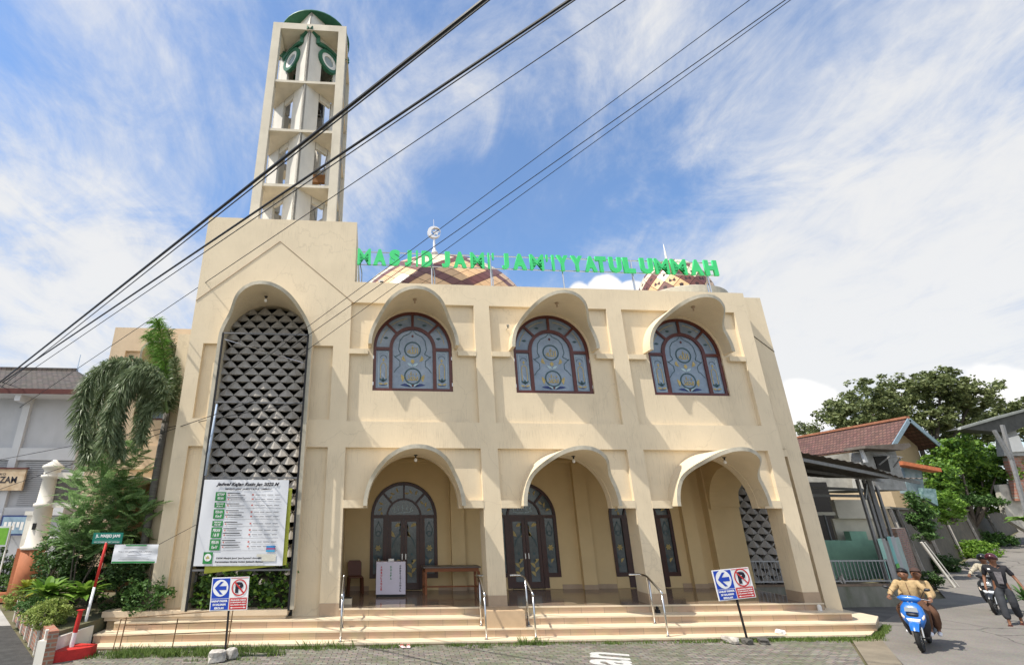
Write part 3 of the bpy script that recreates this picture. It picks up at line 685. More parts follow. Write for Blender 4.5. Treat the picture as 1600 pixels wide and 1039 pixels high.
mids = [(mcx, my0+.03), (mx1-.03, mcy), (mcx, my1-.03), (mx0+.03, mcy)]
corn = [(mx0+.02, my0+.02), (mx1-.02, my0+.02), (mx1-.02, my1-.02), (mx0+.02, my1-.02)]
LV = [13.62, 16.05, 18.40]
sl = MB()
for z in LV+[21.26]:
    for i in range(4):
        a, c, b = mids[(i-1) % 4], corn[i], mids[i]
        sl.prism([a, c, b], z, z+.11)
split_build(sl, 'slab', M_min, minaret)
cl = MB()
def leg(mb, m, toward, l, t, z0, z1, mi=0):
    d = Vector((toward[0]-m[0], toward[1]-m[1])).normalized(); ctr = Vector((mcx-m[0], mcy-m[1])).normalized(); nrm = Vector((-d.y, d.x))
    if nrm.dot(ctr) < 0: nrm = -nrm
    p = [Vector(m), Vector(m)+d*l, Vector(m)+d*l+nrm*t, Vector(m)+nrm*t]
    if (p[1]-p[0]).cross(p[2]-p[0]) < 0: p = p[::-1]
    mb.prism([tuple(q) for q in p], z0, z1, mi)
segs = [(mz0, LV[0])]+[(LV[i]+.11, LV[i+1]) for i in range(2)]+[(LV[2]+.11, 22.235)]
for z0, z1 in segs:
    for i in range(4):
        for j in (1, -1): leg(cl, mids[i], mids[(i+j) % 4], .70, .09+.012*(j > 0), z0, z1)
for z in LV:
    for i in range(4):
        a, b = Vector(mids[i]), Vector(mids[(i+1) % 4]); d = (b-a).normalized(); nn = Vector((mcx, mcy))-(a+b)/2; nn.normalize()
        pa, pb_ = a+d*.74+nn*.06, b-d*.74+nn*.06
        cl.bar((pa.x, pa.y, z-.12), (pb_.x, pb_.y, z-.12), .1, .28)
split_build(cl, 'inner_column', mat('minaret_white', (.62, .59, .53), .8, .08, 1.5, bump=.08, streak=.2), minaret)
# gable panels, green trim and round discs on the four slanting faces
gp, gt, dw, dg_, ds = MB(), MB(), MB(), MB(), MB()
for i in range(4):
    a, b = Vector(mids[i]+(0,)), Vector(mids[(i+1) % 4]+(0,)); d = (b-a).normalized(); Lg = (b-a).length; nn = Vector((d.y, -d.x, 0))
    if nn.dot(Vector((mcx, mcy, 0))-a) > 0: nn = -nn
    def Q(u, z, o=0): p = a+d*u+nn*o; return (p.x, p.y, z)
    prof = [(0, 21.32), (.42, 21.12), (.42, 20.82), (.8, 20.93), (Lg-.8, 20.93), (Lg-.42, 20.82), (Lg-.42, 21.12), (Lg, 21.32)]
    top = 21.26
    for (u0, z0), (u1, z1) in zip(prof[:-1], prof[1:]):
        if abs(u1-u0) < 1e-3:
            gt.bar(Q(u0, min(z0,z1)-.05, .05), Q(u1, max(z0,z1)+.05, .05), .14, .12); continue
        gp.add([Q(u0,z0,.02),Q(u1,z1,.02),Q(u1,22.0,.02),Q(u0,22.0,.02),Q(u0,z0,-.07),Q(u1,z1,-.07),Q(u1,22.0,-.07),Q(u0,22.0,-.07)], [(0,1,2,3),(7,6,5,4),(0,4,5,1)])
        gt.bar(Q(u0, z0, .05), Q(u1, z1, .05), .12, .16)
    cu, cz_ = Lg/2, 20.32
    for mb_, r0, r1, o0, o1 in ((dg_, .38, .52, -.05, .10), (dw, .24, .38, -.04, .07), (ds, 0, .24, -.03, .03)):
        for k in range(24):
            t, u = 2*PI*k/24, 2*PI*(k+1)/24
            q = [(r0*math.cos(t), r0*math.sin(t)), (r1*math.cos(t), r1*math.sin(t)), (r1*math.cos(u), r1*math.sin(u)), (r0*math.cos(u), r0*math.sin(u))]
            mb_.add([Q(cu+x, cz_+z, o1) for x, z in q]+[Q(cu+x, cz_+z, o0) for x, z in q], [(0,1,2,3),(7,6,5,4),(1,5,6,2),(0,4,7,3)])
split_build(gp, 'gable_panel', MATS['minaret_white'], minaret); gt.build('green_trim', M_green, minaret)
dg_.build('green_ring', M_green, minaret); dw.build('disc_ring', M_white, minaret); ds.build('disc_face', mat('disc_grey', (.3, .36, .38), .4), minaret)
tp = MB().lathe([(.1, 22.24), (1.47, 22.24), (1.47, 22.27)], (mcx, mcy, 0), 36).build('dome_soffit', M_min, minaret)
MB().lathe([(1.471, 22.22), (1.50, 22.22), (1.50, 22.29), (1.40, 22.31), (1.2, 22.36), (.8, 22.44), (.4, 22.5), (.05, 22.52)], (mcx, mcy, 0), 36).build('minaret_dome', M_green, minaret, smooth=True)
MB().lathe([(.05, 22.5), (.05, 22.9), (.12, 23.0), (.12, 23.2), (.03, 23.3), (.02, 23.7)], (mcx, mcy, 0), 8).build('finial', M_steel, minaret)
ld = MB()
for (x, y, z0, z1, dx) in ((mcx+.55, mcy-.1, 11.7, 14.6, -.5), (mcx+.55, mcy-.1, 13.7, 16.9, .35), (mcx+.5, mcy-.2, 16.1, 19.0, -.4)):
    for o in (0, .28): ld.tube([(x+o, y, z0), (x+o+dx, y+.2, z1)], .02, 5)
    for k in range(9): t = (k+.5)/9; ld.tube([(x+dx*t, y+.2*t, z0+(z1-z0)*t), (x+.28+dx*t, y+.2*t, z0+(z1-z0)*t)], .012, 4)
ld.build('ladder', M_steel, minaret)
MB().box(mcx-.45, mcx+.5, mcy-.45, mcy+.45, 18.52, 19.5).build('loudspeaker_box', M_dark, minaret)
MB().box(mcx-.5, mcx+.9, mcy-.05, mcy+.1, 14.9, 15.25).build('hanging_board', mat('wood_board', (.35, .17, .07), .7), minaret)
# ------------------------------------------------------------------ ground, road, kerbs
gm, N, L, P = newmat('paver_ground')
tc = N.new('ShaderNodeTexCoord'); mp = N.new('ShaderNodeMapping'); mp.inputs['Rotation'].default_value = (0, 0, R(3)); L.new(tc.outputs['Object'], mp.inputs[0])
br = N.new('ShaderNodeTexBrick'); br.inputs['Scale'].default_value = 1; br.inputs['Brick Width'].default_value = .21; br.inputs['Row Height'].default_value = .105; br.inputs['Mortar Size'].default_value = .009; br.inputs['Mortar Smooth'].default_value = .3
br.inputs['Color1'].default_value = (.15, .13, .105, 1); br.inputs['Color2'].default_value = (.25, .22, .18, 1); br.inputs['Mortar'].default_value = (.05, .05, .03, 1)
dn = N.new('ShaderNodeTexNoise'); dn.inputs['Scale'].default_value = 3; dn.inputs['Detail'].default_value = 3; L.new(tc.outputs['Object'], dn.inputs['Vector'])
va = N.new('ShaderNodeMix'); va.data_type = 'VECTOR'; va.inputs[0].default_value = .03; L.new(mp.outputs[0], va.inputs[4]); L.new(dn.outputs['Color'], va.inputs[5]); L.new(va.outputs[1], br.inputs['Vector'])
n1 = N.new('ShaderNodeTexNoise'); n1.inputs['Scale'].default_value = .9; n1.inputs['Detail'].default_value = 10; n1.inputs['Roughness'].default_value = .7; L.new(tc.outputs['Object'], n1.inputs['Vector'])
r1 = N.new('ShaderNodeMapRange'); r1.inputs[1].default_value = .46; r1.inputs[2].default_value = .68; r1.inputs[4].default_value = .75; L.new(n1.outputs['Fac'], r1.inputs[0])
mx = N.new('ShaderNodeMix'); mx.data_type = 'RGBA'; mx.inputs[7].default_value = (.10, .13, .045, 1); L.new(r1.outputs[0], mx.inputs[0]); L.new(br.outputs['Color'], mx.inputs[6])
n2 = N.new('ShaderNodeTexNoise'); n2.inputs['Scale'].default_value = 14; n2.inputs['Detail'].default_value = 8; L.new(tc.outputs['Object'], n2.inputs['Vector'])
m2_ = N.new('ShaderNodeMix'); m2_.data_type = 'RGBA'; m2_.blend_type = 'OVERLAY'; m2_.inputs[0].default_value = .55; L.new(mx.outputs[2], m2_.inputs[6]); L.new(n2.outputs['Color'], m2_.inputs[7])
hh_ = N.new('ShaderNodeHueSaturation'); hh_.inputs['Saturation'].default_value = .8; L.new(m2_.outputs[2], hh_.inputs['Color']); L.new(hh_.outputs[0], P.inputs['Base Color']); P.inputs['Roughness'].default_value = .9
bp = N.new('ShaderNodeBump'); bp.invert = True; bp.inputs['Strength'].default_value = .8; bp.inputs['Distance'].default_value = .015; L.new(br.outputs['Fac'], bp.inputs['Height'])
bp2 = N.new('ShaderNodeBump'); bp2.inputs['Strength'].default_value = .5; bp2.inputs['Distance'].default_value = .02; L.new(n2.outputs['Fac'], bp2.inputs['Height']); L.new(bp.outputs[0], bp2.inputs['Normal']); L.new(bp2.outputs[0], P.inputs['Normal'])
def zroad(x, y):        # the lane climbs beyond the corner
    return float(np.interp((x-24)*.76+(y-6)*.65, [0, 3.2, 9.3, 14.2, 18.6, 25.4, 32.7, 70], [0, 0, .1, .35, .65, .95, 1.5, 2.6]))
def sheet(name, poly, z, mt, kind='structure'):
    me = MB().add([(x, y, z) for x, y in poly], [tuple(range(len(poly)))]).build(name, mt); return struct(me, kind)
M_soil = mat('soil_ground', (.16, .13, .09), .95, .3, 1.5, bump=.4, col2=(.10, .11, .05))
g = MB(); xs = [-400, -60, -20, 0, 12, 18]+list(range(21, 70, 3))+[75, 100, 150, 400]; ys = [-60, -20, -8, -3]+list(range(0, 45, 3))+[50, 80, 150, 400]
for x in xs:
    for y in ys: g.v.append((x, y, zroad(x, y)-.06))
ny = len(ys)
for i in range(len(xs)-1):
    for j in range(ny-1): g.f.append((i*ny+j, (i+1)*ny+j, (i+1)*ny+j+1, i*ny+j+1)); g.m.append(0)
struct(g.build('ground', M_soil))
sheet('paved_forecourt', [(-12, -14), (1.2, -14), (11.45, -1.04), (11.2, 3), (-6.2, 3), (-6.2, -.9), (-12, -6)], 0, gm)
M_road = mat('concrete_road', (.22, .195, .165), .9, .22, .8, bump=.45, bscale=16, col2=(.155, .14, .12), detail=12)
rd = MB(); rw_ = []
rows_ = [((1.9, -14.2), (22, -26)), ((11.95, -1.4), (26, -10)), ((13.6, .3), (27, -7)), ((14, 2.9), (28.5, -4)), ((20.3, 4.4), (30, -2.5)), ((22.9, 7.0), (31, -.5)), ((25.3, 9.3), (33, 1.5)), ((28, 11.2), (36, 4)), ((30.4, 12.9), (38, 6)), ((32.5, 14.0), (40, 7.5)), ((34.6, 15.4), (42, 9)), ((38.6, 17.6), (45, 11)), ((44.5, 21.1), (50, 14)), ((50.9, 24.9), (56, 18)), ((60, 31), (66, 24))]
for (a, b), (c, d) in rows_:
    for t in (0, .25, .5, .75, 1):
        x, y = a+(c-a)*t, b+(d-b)*t; rw_.append((x, y, zroad(x, y)+.004))
rd.v = rw_
for i in range(len(rows_)-1):
    for j in range(4): rd.f.append((i*5+j, i*5+j+1, (i+1)*5+j+1, (i+1)*5+j)); rd.m.append(0)
struct(rd.build('road', M_road))
N, L = M_road.node_tree.nodes, M_road.node_tree.links; P = N['Principled BSDF']; old = P.inputs['Base Color'].links[0].from_socket
tc = N.new('ShaderNodeTexCoord'); vo = N.new('ShaderNodeTexVoronoi'); vo.feature = 'DISTANCE_TO_EDGE'; vo.inputs['Scale'].default_value = .28; nn = N.new('ShaderNodeTexNoise'); nn.inputs['Scale'].default_value = 1.5; nn.inputs['Detail'].default_value = 9; L.new(tc.outputs['Object'], nn.inputs['Vector'])
mv = N.new('ShaderNodeMix'); mv.data_type = 'VECTOR'; mv.inputs[0].default_value = .3; L.new(tc.outputs['Object'], mv.inputs[4]); L.new(nn.outputs['Color'], mv.inputs[5]); L.new(mv.outputs[1], vo.inputs['Vector'])
rc = N.new('ShaderNodeMapRange'); rc.inputs[1].default_value = 0; rc.inputs[2].default_value = .008; rc.inputs[3].default_value = .75; rc.inputs[4].default_value = 0; L.new(vo.outputs['Distance'], rc.inputs[0])
n5 = N.new('ShaderNodeTexNoise'); n5.inputs['Scale'].default_value = 30; n5.inputs['Detail'].default_value = 6; L.new(tc.outputs['Object'], n5.inputs['Vector'])
m5 = N.new('ShaderNodeMix'); m5.data_type = 'RGBA'; m5.blend_type = 'OVERLAY'; m5.inputs[0].default_value = .5; L.new(old, m5.inputs[6]); L.new(n5.outputs['Color'], m5.inputs[7])
m6 = N.new('ShaderNodeMix'); m6.data_type = 'RGBA'; m6.inputs[7].default_value = (.04, .036, .03, 1); L.new(rc.outputs[0], m6.inputs[0]); L.new(m5.outputs[2], m6.inputs[6])
h6 = N.new('ShaderNodeHueSaturation'); h6.inputs['Saturation'].default_value = .75; L.new(m6.outputs[2], h6.inputs['Color']); L.new(h6.outputs[0], P.inputs['Base Color'])
kb = MB().prism([(1.25, -14), (1.65, -14.2), (12.05, -1.30), (11.5, -1.06)], -.02, .012); struct(kb.build('kerb_strip', mat('kerb_stone', (.21, .18, .135), .9, .2, 2, bump=.3)))
sheet('shadowed_asphalt', [(-60, -14), (-11.9, -14), (-6.36, -2.26), (-9.45, 1.72), (-60, -1)], .004, mat('shadow_tone_asphalt', (.055, .054, .052), .9, .3, 4, bump=.4))  # asphalt with the shadow over this corner put into its dark colour
sheet('side_lane', [(-60, -.996), (-9.45, 1.724), (-13.2, 6.6), (-20, 16), (-60, 16)], .008, mat('lane_concrete', (.36, .35, .33), .9, .2, 1, bump=.3))
# overlay lettering added flat over the pavers
M_overlay = mat('overlay_white', (.50, .50, .48), .8, .25, 18)
pl = text_mesh('overlay_letters', 'an', 1.0, M_overlay, None, .002, .02, rot=(0, 0, R(67)), loc=(4.93, -2.50, .006), fit=(1.02, .80)); struct(pl)
# weeds and moss along the steps
def tufts(name, pts, h, n, mt, kind='stuff'):
    mb = MB()
    for (x, y, z, r) in pts:
        for _ in range(n):
            a = random.random()*2*PI; q = r*math.sqrt(random.random()); bx, by = x+q*math.cos(a)*1.6, y+q*math.sin(a)*.5
            l = h*(.4+.8*random.random()); lx, ly = random.gauss(0, .35)*l, random.gauss(0, .35)*l; w = .006+.004*random.random(); c = random.random()*PI
            dx, dy = w*math.cos(c), w*math.sin(c)
            mb.add([(bx-dx, by-dy, z), (bx+dx, by+dy, z), (bx+lx*.5+dx*.7, by+ly*.5+dy*.7, z+l*.6), (bx+lx, by+ly, z+l)], [(0,1,2,3)])
    o = mb.build(name, mt); return struct(o, kind)
M_grass = leafmat('grass_blades', (.07, .13, .025), (.16, .22, .05))
gp_ = []
for _ in range(330):
    x = random.uniform(-6.0, 12.0); dense = 1 if x < -2 or 8.5 < x else (.5 if random.random() < .6 else 0)
    if random.random() > dense: continue
    gp_.append((x, -1.16-abs(random.gauss(0, .10 if x > -2.2 else .35)), .0, .16))
for _ in range(40): t = random.random(); gp_.append((12.0+1.6*t, -1.15+1.3*t-.1*random.random(), .01, .12))
tufts('grass', gp_, .07, 34, M_grass)
tufts('weeds', [(-5.2+random.random()*3.3, -1.3-.5*random.random(), 0, .15) for _ in range(26)]+[(3.9, -1.18, 0, .12), (3.7, -1.2, 0, .12), (3.5, -1.18, 0, .08), (-.6, -1.2, 0, .2), (-.9, -1.2, 0, .2), (-1.3, -1.22, 0, .2)], .16, 46, M_grass)
# ------------------------------------------------------------------ handrails
def handrail(pts_posts, top, label, extra=None):
    t = empty('handrail', (pts_posts[0][0], pts_posts[0][1], pts_posts[0][2])); o = Vector(t.location)
    tag(t, label, 'handrail', 'steel handrails on the steps')
    for x, y, z, zt in pts_posts:
        MB().tube([Vector((x, y, z))-o, Vector((x, y, zt))-o], .024, 10).build('post', M_steel, t, smooth=True)
        MB().lathe([(.05, 0), (.05, .012), (.026, .016)], Vector((x, y, z))-o, 12).build('base_plate', M_steel, t)
    MB().tube([Vector(p)-o for p in top], .027, 10).build('rail', M_steel, t, smooth=True)
    return t
def hr(x, xt, label, s=1):
    # lower post stands on the bottom tread, upper post on the second tread
    handrail([(x, -.98, .07, .98), (x, -.45, .245, 1.26)],
             [(x, -1.01, .96), (x, -.95, 1.02), (x, -.42, 1.28), (x, -.33, 1.30), (x+.0, -.05, 1.30), (xt, -.05, 1.30)], label)
hr(-.62, -.66, 'steel handrail beside the tower pier, left of the plastic chair')
hr(2.72, 2.9, 'steel handrail left of the step block, in front of the table')
hr(3.88, 3.6, 'steel handrail right of the step block, in front of the second door')
hr(7.05, 6.75, 'steel handrail in front of the third pier, left of the leaning sign')
# ------------------------------------------------------------------ rooftop lettering
M_sign = mat('green_sign', (.06, .62, .20), .6, .06, 3, spec=.4)
rs = empty('rooftop_sign', (-.6, 0, 9.5)); tag(rs, 'green lettering MASJID JAMI JAMIYYATUL UMMAH on a pipe frame along the parapet', 'sign')
L1 = [('M',35,158),('A',163,283),('S',293,395),('J',418,488),('I',510,537),('D',553,657),('J',717,797),('A',808,930),('M',947,1072),('I',1088,1115),("'",1127,1147),('J',1200,1270),('A',1287,1412),('M',1425,1550)]
L2 = [("'",12,35),('I',55,90),('Y',95,205),('Y',215,325),('A',325,440),('T',418,520),('U',530,645),('L',645,755),('U',785,905),('M',905,1035),('M',1040,1180),('A',1197,1315),('H',1315,1435)]
LET = [(c, 550+a/5.161, 550+b/5.161) for c, a, b in L1]+[(c, 850+a/5.333, 850+b/5.333) for c, a, b in L2]
XA = lambda u: -.64+(u-557)/(1118-557)*11.76+.00006*(u-557)*(1118-u)
for c, u0, u1 in LET:
    x0, x1 = at(u0, 412, 0).x, at(u1, 412, 0).x
    small = c == "'"
    z0, z1 = (10.42, 10.66) if small else (10.10, 10.66)
    o = text_mesh('letter', c, .6, M_sign, rs, .032, (.006 if c == 'M' else .042), loc=((x0+x1)/2+.6, -.03, (z0+z1)/2-9.5), fit=(max(x1-x0-.06, .06), z1-z0), rot=(R(90), 0, 0))
fr = MB()
for z in (10.17, 10.62): fr.tube([(0, .08, z-9.5), (11.75, .08, z-9.5)], .018, 6)
for x in (.02, 2.35, 4.25, 6.6, 8.95, 11.5):
    fr.tube([(x, .08, 0), (x, .08, 1.14)], .022, 6); fr.tube([(x+.12, .34, 0), (x+.12, .34, .5), (x, .10, .98)], .018, 6)
fr.build('sign_frame', M_steel, rs)
# ------------------------------------------------------------------ panel signs on posts
M_blue = mat('sign_blue', (.015, .06, .42), .4, .05, 3); M_swhite = mat('sign_white', (.78, .78, .78), .4, .05, 5); M_sred = mat('sign_red', (.55, .04, .04), .4, .05, 3); M_sblack = mat('sign_black', (.015, .015, .03), .4)
def disc(mb, cx, cz, r, y, mi=0, n=32, r0=0):
    for k in range(n):
        t, u = 2*PI*k/n, 2*PI*(k+1)/n
        if r0: mb.add([(cx+r0*math.cos(t),y,cz+r0*math.sin(t)),(cx+r*math.cos(t),y,cz+r*math.sin(t)),(cx+r*math.cos(u),y,cz+r*math.sin(u)),(cx+r0*math.cos(u),y,cz+r0*math.sin(u))], [(0,1,2,3)], mi)
        else: mb.add([(cx,y,cz),(cx+r*math.cos(t),y,cz+r*math.sin(t)),(cx+r*math.cos(u),y,cz+r*math.sin(u))], [(0,1,2)], mi)
def park_sign(loc, lean, yaw, W, H, zb, label):
    t = empty('parking_sign', loc, yaw); t.rotation_euler = (0, lean, yaw); tag(t, label, 'sign', 'blue and red parking signs before the steps')
    MB().box(-.018, .018, -.018, .018, -.02, zb+H*.9).build('post', M_black, t)
    p = MB().box(-W/2, W/2, -.045, -.022, zb, zb+H).build('panel', M_swhite, t)
    e = .018; y = -.048; q = W/4
    a = MB().box(-W/2+e, -e*.4, y, -.046, zb+H*.37, zb+H-e).box(-W/2+e, -e*.4, y, -.046, zb+e, zb+H*.35); a.build('blue_field', M_blue, p)
    b = MB().box(e*.6, W/2-e, y, -.046, zb+e, zb+H*.35); b.build('red_field', M_sred, p)
    c = MB(); cz = zb+H*.68; disc(c, -q, cz, .165*W/.8*1.0, y-.003, 0)
    c.build('white_disc', M_swhite, p)
    ar = MB(); r = .125*W/.8
    ar.add([(-q-r, y-.006, cz), (-q-r*.05, y-.006, cz+r), (-q+r*.45, y-.006, cz+r), (-q-r*.25, y-.006, cz+r*.3), (-q+r, y-.006, cz+r*.3), (-q+r, y-.006, cz-r*.3), (-q-r*.25, y-.006, cz-r*.3), (-q+r*.45, y-.006, cz-r), (-q-r*.05, y-.006, cz-r)], [tuple(range(9))])
    ar.build('arrow', M_blue, p)
    pr = text_mesh('letter_p', 'P', .2, M_sblack, p, .001, .012, loc=(q, y-.004, cz), fit=(.17*W/.8, .21*W/.8))
    rr = MB(); disc(rr, q, cz, .165*W/.8, y-.006, 0, 32, .14*W/.8); s = .15*W/.8*.72
    rr.add([(q-s-.015, y-.007, cz+s), (q-s+.01, y-.007, cz+s+.015), (q+s+.015, y-.007, cz-s), (q+s-.01, y-.007, cz-s-.015)], [(0,1,2,3)])
    for z in (zb+H*.365, zb+H-e): rr.box(e*.6, W/2-e, y-.001, -.046, z-.005, z+.005)
    rr.build('prohibition_ring', M_sred, p)
    for k, tx in enumerate(('HARAP PARKIR', 'DI HALAMAN', 'SEKOLAH')): text_mesh('lettering', tx, .06, M_swhite, p, .001, .003, loc=(-q, y-.003, zb+H*(.29-.105*k)), fit=(W*(.43, .34, .25)[k], H*.065))
    for k, tx in enumerate(('DILARANG PARKIR', 'DI SEPANJANG AREA', 'HALAMAN MASJID')): text_mesh('lettering', tx, .05, M_swhite, p, .001, .002, loc=(q, y-.003, zb+H*(.305-.073*k)), fit=(W*.41, H*.045))
    w = MB().box(q-.12*W/.8, q+.12*W/.8, y-.003, -.046, zb+H*.075, zb+H*.088)
    for s in (-1, 1): w.add([(q+s*.17*W/.8, y-.003, zb+H*.082), (q+s*.12*W/.8, y-.003, zb+H*.11), (q+s*.12*W/.8, y-.003, zb+H*.054)], [(0,1,2)])
    w.build('double_arrow', M_swhite, p)
    return t
park_sign((-2.91, -1.95, 0), R(-1.5), R(-2), .78, .63, .88, 'blue and red parking sign by the tower, upright on a black post')
park_sign((8.72, -1.35, 0), R(-4), R(3), .96, .65, .90, 'blue and red parking sign leaning left in front of the third bay')
def rock(name, loc, s, mt, label, seed, group=None):
    r_ = random.Random(seed); bm = bmesh.new(); bmesh.ops.create_icosphere(bm, subdivisions=2, radius=1)
    for v in bm.verts:
        k = 1+r_.uniform(-.16, .16); v.co = Vector((max(-.8, min(.8, v.co.x))*s[0]*k, max(-.75, min(.75, v.co.y))*s[1]*k, max(-.62, min(.62, v.co.z))*s[2]*k))
    me = bpy.data.meshes.new(name); bm.to_mesh(me); bm.free(); me.materials.append(mt); o = bpy.data.objects.new(name, me); COL.objects.link(o); o.location = loc; o.rotation_euler = (0, 0, r_.random()*3); tag(o, label, 'stone', group); return o
M_rock = mat('white_washed_stone', (.60, .57, .52), .9, .2, 9, bump=.5, col2=(.25, .22, .19)); M_rockd = mat('dark_stone', (.10, .095, .085), .9, .3, 9, bump=.5)
rock('stone', (-3.02, -2.18, .10), (.20, .14, .16), M_rock, 'larger white stone at the foot of the sign by the tower', 1, 'stones weighing down the sign posts')
rock('stone', (-2.78, -1.98, .10), (.14, .12, .15), M_rock, 'smaller white stone behind the post of the sign by the tower', 2, 'stones weighing down the sign posts')
rock('stone', (8.30, -1.35, .07), (.22, .12, .11), M_rock, 'white stone left of the leaning sign post', 3, 'stones weighing down the sign posts')
rock('stone', (8.62, -1.47, .05), (.13, .12, .09), M_rockd, 'dark stone at the foot of the leaning sign post', 4, 'stones weighing down the sign posts')
rock('stone', (9.02, -1.45, .05), (.22, .12, .09), M_rockd, 'flat dark stone right of the leaning sign post', 5, 'stones weighing down the sign posts')
# ------------------------------------------------------------------ things on the porch
ch = empty('plastic_chair', (-.42, 2.55, .592), R(8)); tag(ch, 'brown plastic chair against the porch wall left of the first door', 'chair')
M_pl = mat('brown_plastic', (.13, .05, .028), .45, .1, 5)
s = MB().box(-.21, .21, -.22, .20, .42, .455).build('seat', M_pl, ch, bevel=.012)
b = MB(); b.add([(-.20,.18,.44),(.20,.18,.44),(.21,.27,.80),(.16,.285,.86),(-.16,.285,.86),(-.21,.27,.80),(-.20,.21,.44),(.20,.21,.44),(.21,.30,.80),(.16,.315,.86),(-.16,.315,.86),(-.21,.30,.80)], [(0,1,2,3,4,5),(11,10,9,8,7,6),(0,6,7,1),(1,7,8,2),(2,8,9,3),(3,9,10,4),(4,10,11,5),(5,11,6,0)]); b.build('backrest', M_pl, ch)
for x in (-.19, .19):
    for y in (-.2, .19): MB().bar((x, y, .42), (x*1.12, y*1.12, 0), .05).build('leg', M_pl, ch)
dbx = empty('donation_box', (.61, 1.72, .592)); tag(dbx, 'white donation cabinet lettered in red green and black before the first door', 'cabinet')
M_cab = mat('cabinet_white', (.62, .58, .68), .5, .04, 4)
bd = MB().box(-.42, .42, 0, .42, .06, .90).build('body', M_cab, dbx, bevel=.008)
MB().box(-.40, .40, .02, .40, 0, .058).build('plinth', M_black, dbx)
hd = MB().box(-.09, .09, .15, .17, .90, .97); hd.box(-.09, -.07, .15, .17, .90, .97).build('top_frame', M_white, dbx)
MB().lathe([(.02, .90), (.02, .97), (.03, .985), (.0, 1.0)], (-.36, .1, 0), 8).build('knob', M_steel, dbx)
for tx, x, zt, zb, mt in (('AMBULANCE', -.27, .80, .16, M_sred), ('DUAFA', 0, .80, .43, mat('letter_green', (.02, .2, .08), .5)), ('OPERASIONAL', .27, .82, .13, M_sblack)):
    n = len(tx)
    for k, c in enumerate(tx): text_mesh('letter', c, .06, mt, dbx, .0015, .003, loc=(x, -.003, zt-(zt-zb)*(k+.5)/n), fit=(.045 if c != 'I' else .015, (zt-zb)/n*.78))
tb = empty('wooden_table', (2.42, 2.30, .592), R(2)); tag(tb, 'long brown wooden table against the porch wall right of the first door', 'table')
M_wood = mat('brown_wood', (.23, .085, .035), .5, .25, 6, stretch=(1, 1, 8)); 
MB().box(-.86, .86, -.28, .28, .70, .735).build('table_top', mat('grey_laminate', (.14, .12, .11), .4), tb)
MB().box(-.80, .80, -.25, -.22, .60, .70).box(-.80, .80, .22, .25, .60, .70).box(-.80, -.77, -.22, .22, .60, .70).box(.77, .80, -.22, .22, .60, .70).build('apron', M_wood, tb)
for x in (-.79, .79):
    for y in (-.235, .235): MB().box(x-.035, x+.035, y-.035, y+.035, 0, .60).build('leg', M_wood, tb)
MB().box(-.76, .76, -.015, .015, .16, .20).box(-.80, -.76, -.2, .2, .16, .20).box(.76, .80, -.2, .2, .16, .20).build('stretcher', M_wood, tb)
sbx = empty('shoe_rack', (-.60, .55, .592)); tag(sbx, 'small cream box with a dark mat on top at the left pier', 'box')
MB().box(-.12, .16, 0, .25, 0, .13).build('box', M_wall, sbx); MB().box(-.05, .15, .03, .22, .131, .14).build('mat', M_black, sbx)
for i, x in enumerate((.76, .90)):
    o = MB().box(-.045, .045, -.12, .12, 0, .02).build('sandal', mat('white_rubber', (.75, .6, .6), .6, .1, 6), None, bevel=.009); o.location = (x, -1.26, .012); o.rotation_euler = (0, 0, R(20-25*i))
    tag(o, ('left', 'right')[i]+' of the two pale sandals at the foot of the steps', 'sandal', 'sandals at the foot of the steps')
    MB().tube([(-.035, .0, .02), (-.02, .03, .045), (0, .07, .022), (.02, .03, .045), (.035, 0, .02)], .006, 6).build('strap', M_sred, o)
fl = MB().lathe([(.05, 0), (.05, .10), (.035, .14), (.0, .15)], (11.72, -.1, .418), 10).build('floodlight', M_white, None); tag(fl, 'small white cap on the step by the corner pier', 'lamp')
fl2 = MB().box(-.05, .05, -.04, .04, 0, .08).lathe([(.03, .08), (.045, .12), (.02, .15)], (0, 0, 0), 8).build('spotlight', M_black, None); fl2.location = (7.0, -.05, .418)+Vector((0, 0, 0)) if False else Vector((7.35, -.1, .418)); tag(fl2, 'small dark spotlight on the step at the third pier', 'lamp')
pb_ = MB().add([tuple(p) for p in clumps(1, 14, .10, (.01,.01,.01), (9.95, -.86, .12))], []).build('x', M_white); bpy.data.objects.remove(pb_)
bm = bmesh.new(); bmesh.ops.create_icosphere(bm, subdivisions=2, radius=.1); rr_ = random.Random(3)
for v in bm.verts: v.co = v.co*(1+rr_.uniform(-.35, .35)); v.co.z *= .6
me = bpy.data.meshes.new('plastic_bag'); bm.to_mesh(me); bm.free(); me.materials.append(M_swhite); o = bpy.data.objects.new('plastic_bag', me); COL.objects.link(o); o.location = (9.9, -.9, .11); tag(o, 'crumpled white plastic bag on the lowest step near the leaning sign', 'bag')
